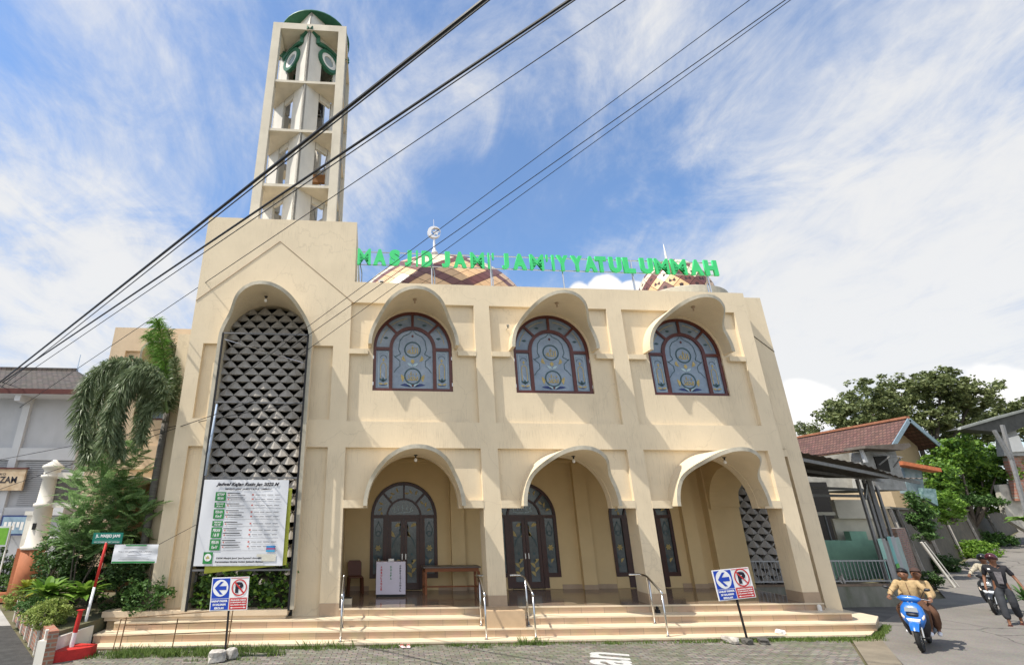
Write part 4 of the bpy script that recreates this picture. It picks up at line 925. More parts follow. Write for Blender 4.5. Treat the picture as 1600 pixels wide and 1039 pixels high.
# ------------------------------------------------------------------ notice banner and its frame
nf = empty('banner_frame', (-3.13, -.40, .62)); tag(nf, 'tall black steel frame standing before the tower lattice', 'frame')
Z = lambda z: z-.62
for x in (-1.17, 1.22): MB().box(x-.025, x+.025, -.02, .02, Z(.62), Z(7.62)).build('upright', M_black, nf)
for z in (1.50, 3.66, 5.62, 7.60): MB().box(-1.145, 1.195, -.018, .018, Z(z)-.02, Z(z)+.02).build('crossbar', mat('dull_steel', (.16, .16, .165), .5, .15, 8), nf)
MB().tube([(-1.1, -.03, Z(7.4)), (1.15, -.03, Z(6.75))], .012, 5).build('brace', M_steel, nf)
rb_ = MB().tube([(-1.07, -.05, Z(5.55)), (-1.10, -.05, Z(4.6)), (-1.12, -.05, Z(3.7))], [.025, .035, .03], 8).build('rolled_banner', mat('rolled_blue', (.30, .40, .58), .6, .5, 5, col2=(.5, .55, .6)), None, smooth=True); rb_.location = nf.location; tag(rb_, 'rolled blue and white banner hanging on the left upright above the notice', 'banner')
def cloth(x0, x1, z0, z1, y, amp, nx=28, nz=24, seed=0, tl=0, name='cloth'):
    mb = MB(); r_ = random.Random(seed); ph = [r_.random()*6 for _ in range(4)]
    for j in range(nz+1):
        for i in range(nx+1):
            u, v = i/nx, j/nz; x = x0+(x1-x0)*u; z = z0+(z1-z0)*v+tl*(u-.5)*(1-v)
            d = amp*(math.sin(9*u+3*v+ph[0])*.5+math.sin(17*u-5*v+ph[1])*.3+math.sin(4*u+8*v+ph[2])*.4)*(.3+.7*math.sin(PI*min(1, 1.15-v)))
            mb.v.append((x, y+d, z))
    for j in range(nz):
        for i in range(nx): a = j*(nx+1)+i; mb.f.append((a, a+1, a+nx+2, a+nx+1)); mb.m.append(0)
    return mb, (lambda u, v: y+amp*(math.sin(9*u+3*v+ph[0])*.5+math.sin(17*u-5*v+ph[1])*.3+math.sin(4*u+8*v+ph[2])*.4)*(.3+.7*math.sin(PI*min(1, 1.15-v))))
M_cloth = mat('banner_cloth', (.66, .67, .70), .6, .05, 2, spec=.3)
BX0, BX1, BZ0, BZ1, BY = -4.24, -2.12, 1.60, 3.60, -.50
nb = empty('notice_banner', (0, 0, 0)); tag(nb, 'white schedule banner with green blocks hanging over the tower lattice', 'banner')
cb, dep = cloth(BX0, BX1, BZ0, BZ1, BY, .03, seed=4); smooth_sharp(cb.build('sheet', M_cloth, nb))
def drape(o):           # lay printed matter on the folds of the sheet
    bm = bmesh.new(); bm.from_mesh(o.data); bm.to_mesh(o.data); bm.free()
    M = Matrix.LocRotScale(o.location, o.rotation_euler, o.scale)
    for v in o.data.vertices:
        p = M @ v.co; u = (p.x-BX0)/(BX1-BX0); w = (p.z-BZ0)/(BZ1-BZ0); v.co = (p.x, dep(u, w)-.012+(p.y-BY), p.z)
    o.location = (0,0,0); o.rotation_euler = (0,0,0)
BW, BH = BX1-BX0, BZ1-BZ0
def bt(s, u, v, w, h, mt, bold=.002, shear=0, name='lettering'):
    o = text_mesh(name, s, .1, mt, nb, .0005, bold, loc=(BX0+u*BW, BY-.004, BZ1-v*BH), fit=(w*BW, h*BH), shear=shear); drape(o)
def br_(u0, u1, v0, v1, mt, name, off=0, n=8):
    mb = MB()
    for i in range(n):
        a, b = BX0+BW*(u0+(u1-u0)*i/n), BX0+BW*(u0+(u1-u0)*(i+1)/n); mb.add([(a,BY+off,BZ1-v1*BH),(b,BY+off,BZ1-v1*BH),(b,BY+off,BZ1-v0*BH),(a,BY+off,BZ1-v0*BH)], [(0,1,2,3)])
    o = mb.build(name, mt, nb); drape(o)
M_ink = mat('banner_ink', (.02, .02, .03), .6); M_inkg = mat('banner_grey_ink', (.25, .25, .27), .6); M_bgreen = mat('banner_green', (.03, .22, .06), .5); M_inkr = mat('banner_red_ink', (.5, .15, .13), .6)
bt('Jadwal Kajian Rutin Jan 2022 M', .52, .06, .74, .055, M_ink, .004, .35); bt("MASJID JAMI' JAM'IYYATUL UMMAH", .53, .115, .54, .028, M_ink, .002)
for (v0, v1, a, b) in ((.15, .255, 'SETIAP', 'PEKAN'), (.275, .335, 'PEKAN', 'Ke-I'), (.355, .465, 'PEKAN', 'Ke-II'), (.49, .55, 'PEKAN', 'Ke-III'), (.565, .685, 'PEKAN', 'I & III'), (.70, .825, 'PEKAN', 'Ke-IV')):
    br_(.155, .275, v0, v1, M_bgreen, 'green_block'); h = (v1-v0)
    bt(a, .215, v0+h*.28, .085, h*.3, M_swhite, .002, .2); bt(b, .215, v0+h*.72, .07, h*.3, M_swhite, .002, .2)
    ln = MB(); nl = 2 if h > .08 else 1
    for q in range(nl):
        vv = v0+.01+q*.052
        for k in range(7): br_(.30+.0*k, .30, vv, vv, M_ink, 'x') if False else None
        for (u0, u1, dv, mt) in ((.29, .44+.04*((q+k) % 2), .0, M_ink), (.33, .50, .022, M_inkg)): br_(u0, u1, vv+dv, vv+dv+.009, mt, 'small_print', -.001)
        br_(.30, .315, vv+.018, vv+.034, M_inkr, 'checkbox', -.001, 2); br_(.58, .60, vv+.012, vv+.030, M_inkr, 'checkbox', -.001, 2)
        for u0, u1 in ((.62, .68), (.69, .74), (.76, .83), (.85, .91)): br_(u0, u1, vv+.018, vv+.026, M_inkg, 'small_print', -.001, 3)
    br_(.29, .93, v1+.004, v1+.007, M_inkg, 'rule', -.001)
bt("DKM Masjid Jami' Jam'iyyatul Ummah", .50, .915, .50, .026, M_ink, .003); bt('Perumahan Graha Indah Jatiasih Bekasi', .51, .957, .54, .026, M_ink, .003)
br_(.10, .205, .845, .975, M_bgreen, 'emblem_field')
em = MB(); disc(em, BX0+.152*BW, BZ1-.905*BH, .085, BY-.002); o = em.build('emblem_disc', M_swhite, nb); drape(o)
em = MB(); cxx, czz = BX0+.152*BW, BZ1-.905*BH
em.add([(cxx-.05, BY-.004, czz-.03), (cxx+.05, BY-.004, czz-.03), (cxx+.04, BY-.004, czz), (cxx, BY-.004, czz+.05), (cxx-.04, BY-.004, czz)], [(0,1,2,3,4)]); o = em.build('emblem', mat('emblem_gold', (.45, .40, .15), .5), nb); drape(o)
for (u0, u1, v0, v1, c) in ((.80, .90, .775, .80, (.05, .25, .55)), (.80, .905, .80, .82, (.35, .08, .2)), (.80, .90, .82, .845, (.04, .35, .6)), (.76, .92, .87, .95, (.60, .58, .50)), (.70, .77, .87, .90, (.35, .33, .25))): br_(u0, u1, v0, v1, mat('book_%d' % int(v0*1000), c, .5), 'printed_book', -.001, 3)
MB().tube([(BX0, BY, BZ1), (BX0-.05, -.42, BZ1+.06)], .006, 5).tube([(BX1, BY, BZ1), (BX1+.1, -.42, BZ1+.05)], .006, 5).build('tie', M_black, nb)
cb2, _ = cloth(-3.98, -2.03, 1.52, 3.4, -.445, .015, seed=9, tl=.18); o = cb2.build('backing_banner', mat('yellow_cloth', (.42, .44, .06), .6, .15, 3), None); smooth_sharp(o); tag(o, 'older yellow green banner hanging behind the white schedule banner', 'banner')
# ------------------------------------------------------------------ street name pole, bollard, small banner, low rail
sp_ = empty('street_sign', (-6.40, -.75, .02)); tag(sp_, 'leaning red and white pole with the green JL MASJID JAMI plate', 'sign')
MB().tube([(0, 0, 0), (.08, 0, 1.18)], .032, 10).build('lower_pole', M_swhite, sp_, smooth=True); MB().tube([(.08, 0, 1.18), (.16, 0, 2.12)], .032, 10).build('upper_pole', M_red, sp_, smooth=True)
M_plate = mat('plate_green', (.01, .16, .12), .5, .1, 6)
pl_ = MB().box(-.17, .51, -.015, .015, 2.10, 2.34).build('name_plate', M_plate, sp_)
text_mesh('lettering', 'JL. MASJID JAMI', .1, M_swhite, pl_, .001, .003, loc=(.17, -.017, 2.26), fit=(.56, .085)); MB().box(-.13, .47, -.018, -.016, 2.155, 2.158).build('rule', M_swhite, pl_); text_mesh('lettering', 'KEL. JATIMEKAR  KEC. JATIASIH', .1, M_swhite, pl_, .001, .0, loc=(.17, -.017, 2.125), fit=(.58, .03))
bo = empty('bollard', (-6.15, -1.62, 0)); tag(bo, 'short red and white bollard before the planter corner', 'bollard')
MB().tube([(0, 0, 0), (.03, 0, .45)], .045, 12).build('lower_half', M_swhite, bo); MB().tube([(.03, 0, .45), (.06, 0, .86)], .045, 12).build('upper_half', M_red, bo); MB().box(.0, .12, -.06, .06, .86, .87).build('cap', M_red, bo)
rk = MB().prism([(-6.28, -2.12), (-5.72, -1.66), (-5.72, -1.40), (-6.15, -1.30), (-6.36, -1.6)], 0, .19).build('red_kerb', M_red); tag(rk, 'low red painted kerb block at the planter corner', 'kerb')
sb = empty('small_banner', (0, 0, 0)); tag(sb, 'small white and green banner hung between the pole and the tower', 'banner')
mb_, dep2 = cloth(-5.66, -4.70, 1.76, 2.14, -1.60, .02, 16, 8, seed=2); smooth_sharp(mb_.build('sheet', M_cloth, sb))
MB().box(-5.64, -4.72, -1.635, -1.632, 1.765, 1.80).box(-5.4, -4.95, -1.635, -1.632, 2.11, 2.135).build('green_edge', M_bgreen, sb)
text_mesh('lettering', 'TKA / TPA JAMI\'YYATUL UMMAH', .1, M_ink, sb, .001, 0, loc=(-5.18, -1.634, 1.99), fit=(.72, .035)); 
for z, w in ((2.06, .5), (1.92, .3), (1.87, .6), (1.84, .66)): MB().box(-5.18-w/2, -5.18+w/2, -1.634, -1.632, z, z+.008).build('small_print', M_inkg, sb)
MB().tube([(-6.25, -.8, 2.12), (-5.66, -1.6, 2.14)], .006, 4).tube([(-4.70, -1.6, 2.14), (-4.28, -.45, 2.55)], .006, 4).tube([(-4.78, -1.6, 1.76), (-4.8, -1.6, 1.2)], .006, 4).build('string', M_black, sb)
wr = empty('wooden_rail', (-4.2, -1.25, 0)); tag(wr, 'rusty thin pipe railing standing before the tower steps', 'railing')
M_rust = mat('rusty_pipe', (.20, .12, .06), .8, .4, 12)
for x, h in ((-1.12, .66), (-.02+.0, .62), (1.15, .80)):
    MB().tube([(x, 0, 0), (x+.04, 0, h)], .014, 6).build('post', M_rust, wr)
for a, b in ((.64, .78), (.50, .55), (.30, .36)): MB().tube([(-1.1, 0, a), (1.2, 0, b)], .011, 6).build('crossbar', M_rust, wr)
MB().tube([(-1.12, .0, .02), (-1.28, .06, .02), (-1.2, .03, .62), (-1.08, 0, .64)], .011, 6).build('brace', M_rust, wr)
# ------------------------------------------------------------------ left side: grey building, gate pillar, boards, planter
M_grey = mat('grey_render', (.46, .47, .49), .85, .07, 1.2, bump=.08, streak=.15); M_greyl = mat('pale_grey_render', (.56, .57, .585), .85, .06, 1.2, streak=.1)
M_brownp = mat('brown_eave_board', (.10, .03, .025), .6, .2, 5)
M_rooft = tiles('old_roof_tiles', (.085, .068, .058), .24, .16, (.04,.035,.03), .9, .5, msize=.02, var=.3, bump=1.0, axis='xy')
gb = empty('school_building', (-17, 8.6, 0)); tag(gb, 'grey two storey building with an old tiled hip roof at the left edge', 'building')
O = Vector((-17, 8.6, 0))
def loc(mb): mb.v = [(x-O.x, y-O.y, z-O.z) for x, y, z in mb.v]; return mb
YG = 8.6
w = MB().box(-30, -12.6, YG+.12, YG+8, 0, 7.7)
loc(w).build('wall', M_grey, gb)
for x in (-23.9, -19.5, -15.08): loc(MB().box(x-.15, x+.15, YG-.06, YG+.118, 0, 7.7)).build('column', M_greyl, gb)
b = MB()
xs_ = [-30, -24.05, -23.75, -19.65, -19.35, -15.23, -14.93, -12.6]
for i in range(0, 8, 2):
    for z0, z1 in ((4.93, 5.43), (2.75, 3.05)): b.box(xs_[i], xs_[i+1], YG-.02, YG+.118, z0, z1)
loc(b).build('floor_band', M_greyl, gb)
sl_ = MB()
for k in range(22): sl_.box(-14.6, -12.7, YG+.05, YG+.118, 3.15+.08*k, 3.19+.08*k)
for k in range(22): sl_.box(-19.2, -15.3, YG+.05, YG+.118, 3.15+.08*k, 3.19+.08*k)
loc(sl_).build('louvre', M_grey, gb)
rf = MB(); e0, e1, yf, yb, zr, ze = -32, -11.9, 7.75, 15.5, 9.55, 7.78; ym = 11.2
rf.add([(e0,yf,ze),(e1,yf,ze),(-14.9,ym,zr),(e0,ym,zr),(e1,yb,ze),(e0,yb,ze)], [(0,1,2,3),(1,4,2),(3,2,4,5)])
loc(rf).build('roof', M_rooft, gb)
loc(MB().box(e0, e1, yf-.03, yf, 7.58, 7.80).box(e1, e1+.03, yf-.03, yb, 7.58, 7.80)).build('fascia', M_brownp, gb)
loc(MB().box(e0, e1, yf, YG+.3, 7.56, 7.60)).build('soffit', M_greyl, gb)
for x in (-19.5, -15.08): loc(MB().box(x-.12, x+.12, yf+.1, YG-.06, 7.30, 7.56)).build('eave_bracket', M_greyl, gb)
loc(MB().tube([(-14.9, ym, 9.5), (-14.9, ym, 10.4)], .02, 5)).build('lightning_rod', M_steel, gb)
loc(MB().box(-30, -14.9, ym-.1, ym+.1, 9.5, 9.66)).build('ridge', M_rooft, gb)
loc(MB().box(-30, -12.7, YG-1.2, YG-1.15, .0, .05)).build('doorstep', M_greyl, gb)
dsg = empty('shop_sign', (-15.3, 8.4, 3.7)); tag(dsg, 'weathered beige shop sign board with black letters on the grey building', 'sign')
MB().box(-2.2, 1.0, -.05, .05, 0, .84).build('board', mat('weathered_board', (.60, .50, .36), .8, .25, 3, bump=.1, col2=(.40, .28, .17)), dsg)
text_mesh('lettering', 'ZAMZAM', .5, M_ink, dsg, .002, .01, loc=(.05, -.054, .42), fit=(1.35, .26)); text_mesh('lettering', 'TOKO', .5, M_ink, dsg, .002, .0, loc=(.0, -.054, .64), fit=(.5, .09))
MB().box(-2.25, 1.05, -.07, .06, .84, .90).build('top_strip', M_brownp, dsg)
nbd = empty('notice_board', (-14.8, 8.3, 2.0)); tag(nbd, 'glazed double notice board on the grey building wall', 'notice board')
for x in (-1.2, .1): 
    p = MB().box(x, x+1.15, -.05, .05, 0, .75).build('cabinet', M_navy, nbd); MB().box(x+.06, x+1.09, -.055, -.051, .06, .69).build('glass', mat('board_glass', (.25, .36, .45), .15, .2, 3), p)
    for k in range(6): MB().box(x+.14+.16*k, x+.25+.16*k, -.058, -.056, .2+.1*(k % 2), .5).build('paper', M_white, p)
fe = empty('dark_fence', (-17, 7.6, 0)); tag(fe, 'dark iron fence along the foot of the grey building', 'fence')
MB().box(-8, 4.2, -.02, .02, 1.15, 1.19).box(-8, 4.2, -.02, .02, .3, .34).build('rail', M_black, fe)
bb = MB()
for k in range(100): bb.box(-8+.12*k, -7.98+.12*k, -.01, .01, .0, 1.3)
struct(bb.build('bar', M_black, fe), 'stuff')
gp0 = empty('gate_pillar', (-11.25, 5.0, 0)); tag(gp0, 'round white gate pillar on a brown base at the left of the garden', 'pillar')
M_brownb = mat('brown_base_paint', (.36, .13, .06), .7, .15, 3); M_ivory = mat('ivory_paint', (.66, .63, .56), .6, .06, 2, streak=.1)
MB().lathe([(.40, 0), (.36, 1.68)], (0, 0, 0), 24).build('base', M_brownb, gp0, smooth=True)
MB().lathe([(.40, 1.68), (.40, 1.76), (.31, 1.80), (.27, 3.0), (.33, 3.02), (.33, 3.12), (.26, 3.15), (.24, 3.95), (.31, 3.98), (.31, 4.06), (.25, 4.08), (.25, 4.25), (.33, 4.3), (.33, 4.38), (.12, 4.52), (.05, 4.6), (0, 4.6)], (0, 0, 0), 24).build('shaft', M_ivory, gp0, smooth=True)
MB().box(-.62, -.12, .1, .5, 0, 1.7).build('side_base', M_brownb, gp0); MB().box(-.58, -.12, .12, .48, 1.7, 2.75).box(-.64, -.10, .08, .52, 2.75, 2.88).build('side_pier', M_ivory, gp0)
MB().box(-.05, .05, -.33, -.28, 2.3, 2.5).build('lamp_bracket', M_black, gp0)
MB().box(.25, 2.6, -.1, .1, 3.0, 3.16).build('lower_beam', M_ivory, gp0); MB().box(.25, 2.6, -.12, .12, 3.95, 4.15).box(1.0, 1.5, -.14, .14, 4.15, 4.35).build('upper_beam', M_ivory, gp0)
MB().box(.24, 2.6, -.03, .03, 3.16, 3.95).build('gate_panel', mat('dark_gate_panel', (.12, .11, .10), .7, .4, 8), gp0)
gbd = empty('garden_board', (-11.75, 4.0, 0)); tag(gbd, 'green board on thin white posts at the left edge of the photo', 'sign')
p = MB().box(-.9, .22, -.02, .02, 1.82, 2.42).build('board', mat('board_white', (.6, .62, .6), .6), gbd); MB().box(-.86, .18, -.026, -.021, 1.87, 2.37).build('green_face', mat('board_lime', (.16, .38, .04), .5, .2, 5), p)
for x in (-.88, .2): MB().tube([(x, .03, 0), (x, .03, 2.44)], .025, 6).build('post', M_white, gbd)
# planter
M_brick = tiles('planter_brick', (.32, .12, .065), .22, .075, (.30,.25,.20), .85, .5, msize=.012, var=.2, axis='xz')
pw_ = MB(); PA = [(-9.95, 2.6), (-6.33, -2.22), (-6.18, -.72)]
def wallseg(mb, a, b, t, z0, z1, mi=0):
    a, b = Vector(a), Vector(b); d = (b-a).normalized(); n = Vector((-d.y, d.x))*t; q = [a, b, b+n, a+n]; mb.prism([tuple(p) for p in q], z0, z1, mi)
pw_root = empty('planter', (-8, 0, 0)); pw_root.location = (0, 0, 0); tag(pw_root, 'brick planter wall with pale ribs holding the corner garden', 'planter')
wallseg(pw_, PA[0], PA[1], .18, 0, .58); pw_.build('brick_wall', M_brick, pw_root); pv_ = MB(); wallseg(pv_, PA[1], PA[2], .18, 0, .42); pv_.build('pale_wall', M_ivory, pw_root)
for k in range(7):
    t = .04+k*.155; x, y = PA[0][0]+(PA[1][0]-PA[0][0])*t, PA[0][1]+(PA[1][1]-PA[0][1])*t; c = MB(); wallseg(c, (x-.024, y-.03), (x+.036, y-.11), .05, 0, .60); c.build('rib', M_ivory, pw_root)
MB().prism([(-9.8, 2.6), (-6.4, -1.95), (-6.22, -.7), (-6.22, 3.9), (-9.6, 3.9)], .0, .50).build('soil', M_soil, pw_root)
# ------------------------------------------------------------------ right side
lwl = MB().box(11.0, 17.15, 2.90, 3.12, -.05, .60).build('low_wall', mat('stained_concrete', (.27, .26, .235), .95, .4, 2.2, bump=.4, col2=(.13, .14, .10), stretch=(1, 1, .35))); tag(lwl, 'low stained concrete wall right of the mosque', 'wall')
MB().box(11.0, 17.16, 2.88, 3.14, .60, .66).build('wall_cap', mat('brown_cap', (.20, .15, .11), .8, .3, 5), lwl)
rfn = empty('railing_fence', (13.5, 3.0, .66)); tag(rfn, 'grey steel bar railing on the low wall right of the mosque', 'railing')
M_gal = mat('galvanised_steel', (.36, .36, .37), .4, .15, 10, metal=.6)
MB().box(-2.2, 3.6, -.02, .02, .06, .10).box(-2.2, 3.6, -.02, .02, .66, .70).build('rail', M_gal, rfn)
for k in range(45): MB().box(-2.15+.13*k, -2.13+.13*k, -.01, .01, .10, .66).build('bar', M_gal, rfn)
for x in (-.05, 3.6): MB().box(x-.03, x+.03, -.03, .03, -.6 if x < 0 else 0, .72).build('post', M_gal, rfn)
# flat triangle of darker concrete beside the steps
struct(MB().add([(13.7, .4, .006), (17.3, 2.88, .006), (13.75, 2.88, .006)], [(0,1,2)]).build('path', mat('dark_concrete', (.13, .125, .115), .9, .3, 2, bump=.3)))
# shed
M_tin = mat('rusty_tin', (.15, .13, .11), .7, .3, 3, col2=(.09, .07, .055)); M_post = mat('grey_steel_post', (.20, .20, .20), .5, .2, 8)
def corrug(mb, a, b, c, d, n, amp, mi=0, m=1):
    "corrugated sheet a->b along the ridges' cross direction, a->d along the ridges"
    a, b, c, d = map(Vector, (a, b, c, d)); nn = (b-a).cross(d-a).normalized(); o = len(mb.v)
    for i in range(n+1):
        t = i/n; k = amp*math.sin(i*PI/2*1.0)
        for j in range(m+1): s = j/m; mb.v.append(tuple((a+(b-a)*t)*(1-s)+(d+(c-d)*t)*s+nn*k))
    for i in range(n):
        for j in range(m): q = o+i*(m+1)+j; mb.f.append((q, q+m+1, q+m+2, q+1)); mb.m.append(mi)
shed = empty('open_shed', (16, 4, 0)); shed.location = (0, 0, 0); tag(shed, 'open sided shed with a sagging corrugated tin roof right of the mosque', 'shed')
rt = MB(); corrug(rt, (12.30, .45, 4.62), (16.0, 1.7, 4.30), (16.6, 7.5, 4.75), (12.9, 7.0, 5.0), 44, .02); corrug(rt, (16.0, 1.7, 4.30), (18.05, 2.45, 3.93), (18.8, 7.6, 4.4), (16.6, 7.5, 4.75), 26, .02); corrug(rt, (18.05, 2.45, 3.93), (19.4, 2.8, 3.95), (20.2, 7.6, 4.3), (18.8, 7.6, 4.4), 18, .02)
rt.build('tin_roof', M_tin, shed)
FA, FB = Vector((17.15, 3.15)), Vector((20.75, 5.85))
for t in (.0, .26, .45, .55, .80):
    p = FA+(FB-FA)*t; MB().box(p.x-.04, p.x+.04, p.y+.06, p.y+.14, 0, 3.95+.1*t).build('post', M_post, shed)
for (a, b) in (((12.4, .7, 4.45), (19.2, 3.0, 3.82)), ((12.6, 3.5, 4.6), (20, 5.0, 4.0)), ((17.2, 3.2, 3.3), (18.1, 3.9, 3.8)), ((14, 5.5, 3.9), (19.5, 5.5, 3.7)), ((14, 5.0, 3.5), (19, 5.2, 3.45))): MB().bar(a, b, .06, .10).build('beam', M_post, shed)
bwl = MB().box(13, 21.2, 8.9, 9.1, 0, 4.2).box(12.2, 12.4, 6.1, 9.1, 0, 4.2); bwl.build('back_wall', M_dark, shed)  # darkness inside the shed is put into this wall's colour
MB().box(19.0, 20.9, 6.4, 6.6, 2.62, 3.35).box(17.0, 18.9, 6.4, 6.6, 2.75, 2.87).box(18.9, 21.0, 6.6, 6.7, 1.8, 2.62).build('inner_panel', mat('cream_panel', (.62, .57, .46), .8, .1, 2), shed)
for x in (17.35, 17.9, 18.35): MB().box(x-.025, x+.025, 6.3, 6.36, 1.8, 2.76).build('window_bar', M_post, shed)
gw = MB().box(14.0, 20.9, 6.0, 6.25, .45, 1.82).box(18.9, 19.6, 5.99, 6.25, 1.82, 2.15); o = gw.build('green_wall', mat('green_paint', (.32, .56, .41), .8, .12, 2, streak=.3)); tag(o, 'pale green painted wall behind the bar railing', 'wall')
cs = empty('sheet_fence', (17.15, 3.15, 0)); cs.location = (0, 0, 0); tag(cs, 'patched fence of grey green and turquoise corrugated sheets by the lane', 'fence')
cols = [((.20, .34, .29), 0, .17, 2.0), ((.22, .21, .20), .17, .33, 1.98), ((.13, .12, .11), .33, .42, 1.9), ((.13, .29, .27), .42, .56, 2.02), ((.27, .27, .27), .56, .80, 2.0), ((.22, .27, .25), .80, 1.0, 1.95)]
for k, (c, a, b, h) in enumerate(cols):
    p, q = FA+(FB-FA)*a, FA+(FB-FA)*b; s = MB(); corrug(s, (p.x, p.y, 0), (q.x, q.y, 0), (q.x, q.y, h), (p.x, p.y, h), max(6, int((b-a)*70)), .018); o = s.build('sheet', mat('sheet_%d' % k, tuple(q*1.5 for q in c), .6, .15, 3, streak=.35), cs)
p, q = FA+(FB-FA)*.40, FA+(FB-FA)*.56; s = MB().add([(p.x+.01, p.y-.035, .72), (q.x+.01, q.y-.035, .72), (q.x+.01, q.y-.035, 1.12), (p.x+.01, p.y-.035, 1.12)], [(0,1,2,3)]); s.build('lime_patch', mat('lime_patch', (.08, .42, .04), .5), cs)
s = MB(); wallseg(s, (20.8, 5.9), (22.7, 7.3), .3, -.05, 2.25); o = s.build('brick_wall', tiles('old_brick', (.27, .12, .075), .22, .075, (.22,.19,.16), .9, .5, msize=.014, var=.3)); tag(o, 'short weathered brick wall at the end of the sheet fence', 'wall')
o = MB().bar((22.9, 7.0, 1.7), (23.6, 6.9, .02), .07).bar((23.05, 7.0, 1.7), (23.9, 7.0, .02), .03).build('plank', M_ivory); tag(o, 'white plank leaning on the wall beside the brick end', 'plank')
# retaining wall up the lane
M_ret = mat('rubble_retaining_wall', (.16, .135, .10), .95, .5, 2.5, bump=1.0, bscale=6, col2=(.09, .085, .07), detail=12)
M_blk0 = mat('mossy_coping', (.22, .20, .16), .95, .4, 4, bump=.5)
rwl = empty('retaining_wall', (30, 14, 0)); rwl.location = (0, 0, 0); tag(rwl, 'tall ribbed rubble retaining wall climbing beside the lane', 'wall')
RW = [(22.9, 7.6), (25.13, 9.57), (30.15, 13.09), (34.41, 15.65), (38.38, 17.77), (44.33, 21.3), (50.72, 25.04), (62, 31.5)]
for i in range(len(RW)-1):
    (a, b), (c, d) = RW[i], RW[i+1]; s = MB()
    v = [(a, b, zroad(a, b)-.3), (c, d, zroad(c, d)-.3), (c-.18, d+.25, 3.02), (a-.18, b+.25, 3.02)]
    v2 = [(x-.5, y+.6, z) for x, y, z in v]; s.add(v+v2, [(0,1,2,3),(7,6,5,4),(0,4,5,1),(1,5,6,2),(2,6,7,3),(3,7,4,0)]); s.build('wall_panel', M_ret, rwl)
    for k in range(1):
        t = (k+.3)/2; x, y = a+(c-a)*t, b+(d-b)*t; MB().bar((x+.03, y-.04, zroad(x, y)-.1), (x-.14, y+.18, 3.0), .16, .12).build('rib', M_conc, rwl)
    MB().bar((a-.2, b+.3, 3.07), (c-.2, d+.3, 3.07), .34, .10).build('coping', M_blk0, rwl)
hl = MB().prism([(22.6, 8.6), (24.7, 10.3), (29.8, 13.9), (34, 16.45), (38, 18.6), (43.9, 22.1), (50.3, 25.9), (70, 38), (60, 60), (20, 40)], 0, 2.98).build('hill', M_soil); struct(hl)
# tiled house
th = empty('tiled_house', (0, 0, 0)); tag(th, 'house with a brown tiled gable roof and blue fascia boards behind the shed', 'house')
YH = 20; A, B, C_ = at(1408, 655, YH), at(1460, 699, YH), at(1383, 696, YH); LEN = 16
M_tile2 = tiles('brown_roof_tiles', (.14, .062, .045), .30, .22, (.07,.03,.025), .85, .5, msize=.03, var=.25, bump=1.2, axis='yz')
def lo_(p, dy=0, dz=0): return (p.x, p.y+dy, p.z+dz)
MB().add([lo_(A,-.5), lo_(C_,-.5), lo_(C_,LEN), lo_(A,LEN), lo_(A,-.5,-.1), lo_(C_,-.5,-.1), lo_(C_,LEN,-.1), lo_(A,LEN,-.1)], [(0,1,2,3),(7,6,5,4),(0,4,5,1)]).add([lo_(A,-.5), lo_(B,-.5), lo_(B,LEN), lo_(A,LEN), lo_(A,-.5,-.1), lo_(B,-.5,-.1), lo_(B,LEN,-.1), lo_(A,LEN,-.1)], [(3,2,1,0),(4,5,6,7),(0,1,5,4)]).build('roof', M_tile2, th)
MB().bar(lo_(A,-.5,.06), lo_(A,LEN,.06), .28, .16).build('ridge', mat('ridge_orange', (.33, .14, .08), .8, .3, 6), th)
M_bluef = mat('blue_fascia', (.20, .27, .32), .7, .15, 5)
for P_ in (B, C_): MB().bar(lo_(A,-.55,-.12), lo_(P_,-.55,-.12), .08, .26).build('fascia', M_bluef, th)
i1, i2 = A+(C_-A)*.85, A+(B-A)*.85
MB().add([lo_(A,.9,-.15), lo_(i1,.9,-.1), (i1.x, YH+.9, 3), (i2.x, YH+.9, 3), lo_(i2,.9,-.1), lo_(A,LEN-1,-.15), lo_(i1,LEN-1,-.1), (i1.x, YH+LEN-1, 3), (i2.x, YH+LEN-1, 3), lo_(i2,LEN-1,-.1)], [(0,1,2,3,4),(9,8,7,6,5),(1,6,7,2),(3,8,9,4)]).build('wall', mat('tan_house_wall', (.47, .36, .23), .85, .08, 1.5), th)
# unfinished block with small awning
ub = empty('unfinished_block', (0, 0, 0)); tag(ub, 'small grey unfinished block house with a tin awning beneath the tiled house', 'house')
YU = 11
def pxy(mb, pts, y0, y1, mi=0):
    P0 = [at(u, v, y0) for u, v in pts]; n = len(pts); v = [tuple(p) for p in P0]+[(p.x, y1, p.z) for p in P0]
    return mb.add(v, [tuple(range(n)), tuple(range(2*n-1, n-1, -1))]+[(i, i+n, (i+1) % n+n, (i+1) % n) for i in range(n)], mi)
M_blk = mat('concrete_block', (.30, .30, .29), .95, .25, 3, bump=.5); M_blkl = mat('old_concrete', (.42, .40, .35), .95, .3, 2, bump=.4)
pxy(MB(), [(1262, 768), (1262, 716), (1345, 705), (1350, 765)], YU, YU+4).build('side_wall', M_blkl, ub)
pxy(MB(), [(1350, 764), (1343, 706), (1398, 701), (1418, 766)], YU-.6, YU+3).build('front_wall', M_blk, ub)
pxy(MB(), [(1372, 732), (1366, 713), (1386, 712), (1392, 737)], YU-.66, YU-.61).build('window', M_dark, ub)
pxy(MB(), [(1352, 700), (1352, 696), (1421, 692), (1424, 697), (1412, 703)], YU-1.4, YU-.2).build('awning', M_tin, ub)
for a, b in (((1362, 708), (1410, 714)), ((1374, 726), (1390, 713)), ((1396, 730), (1408, 714))): MB().bar(at(*a, YU-.9), at(*b, YU-1.4), .05).build('strut', M_post, ub)
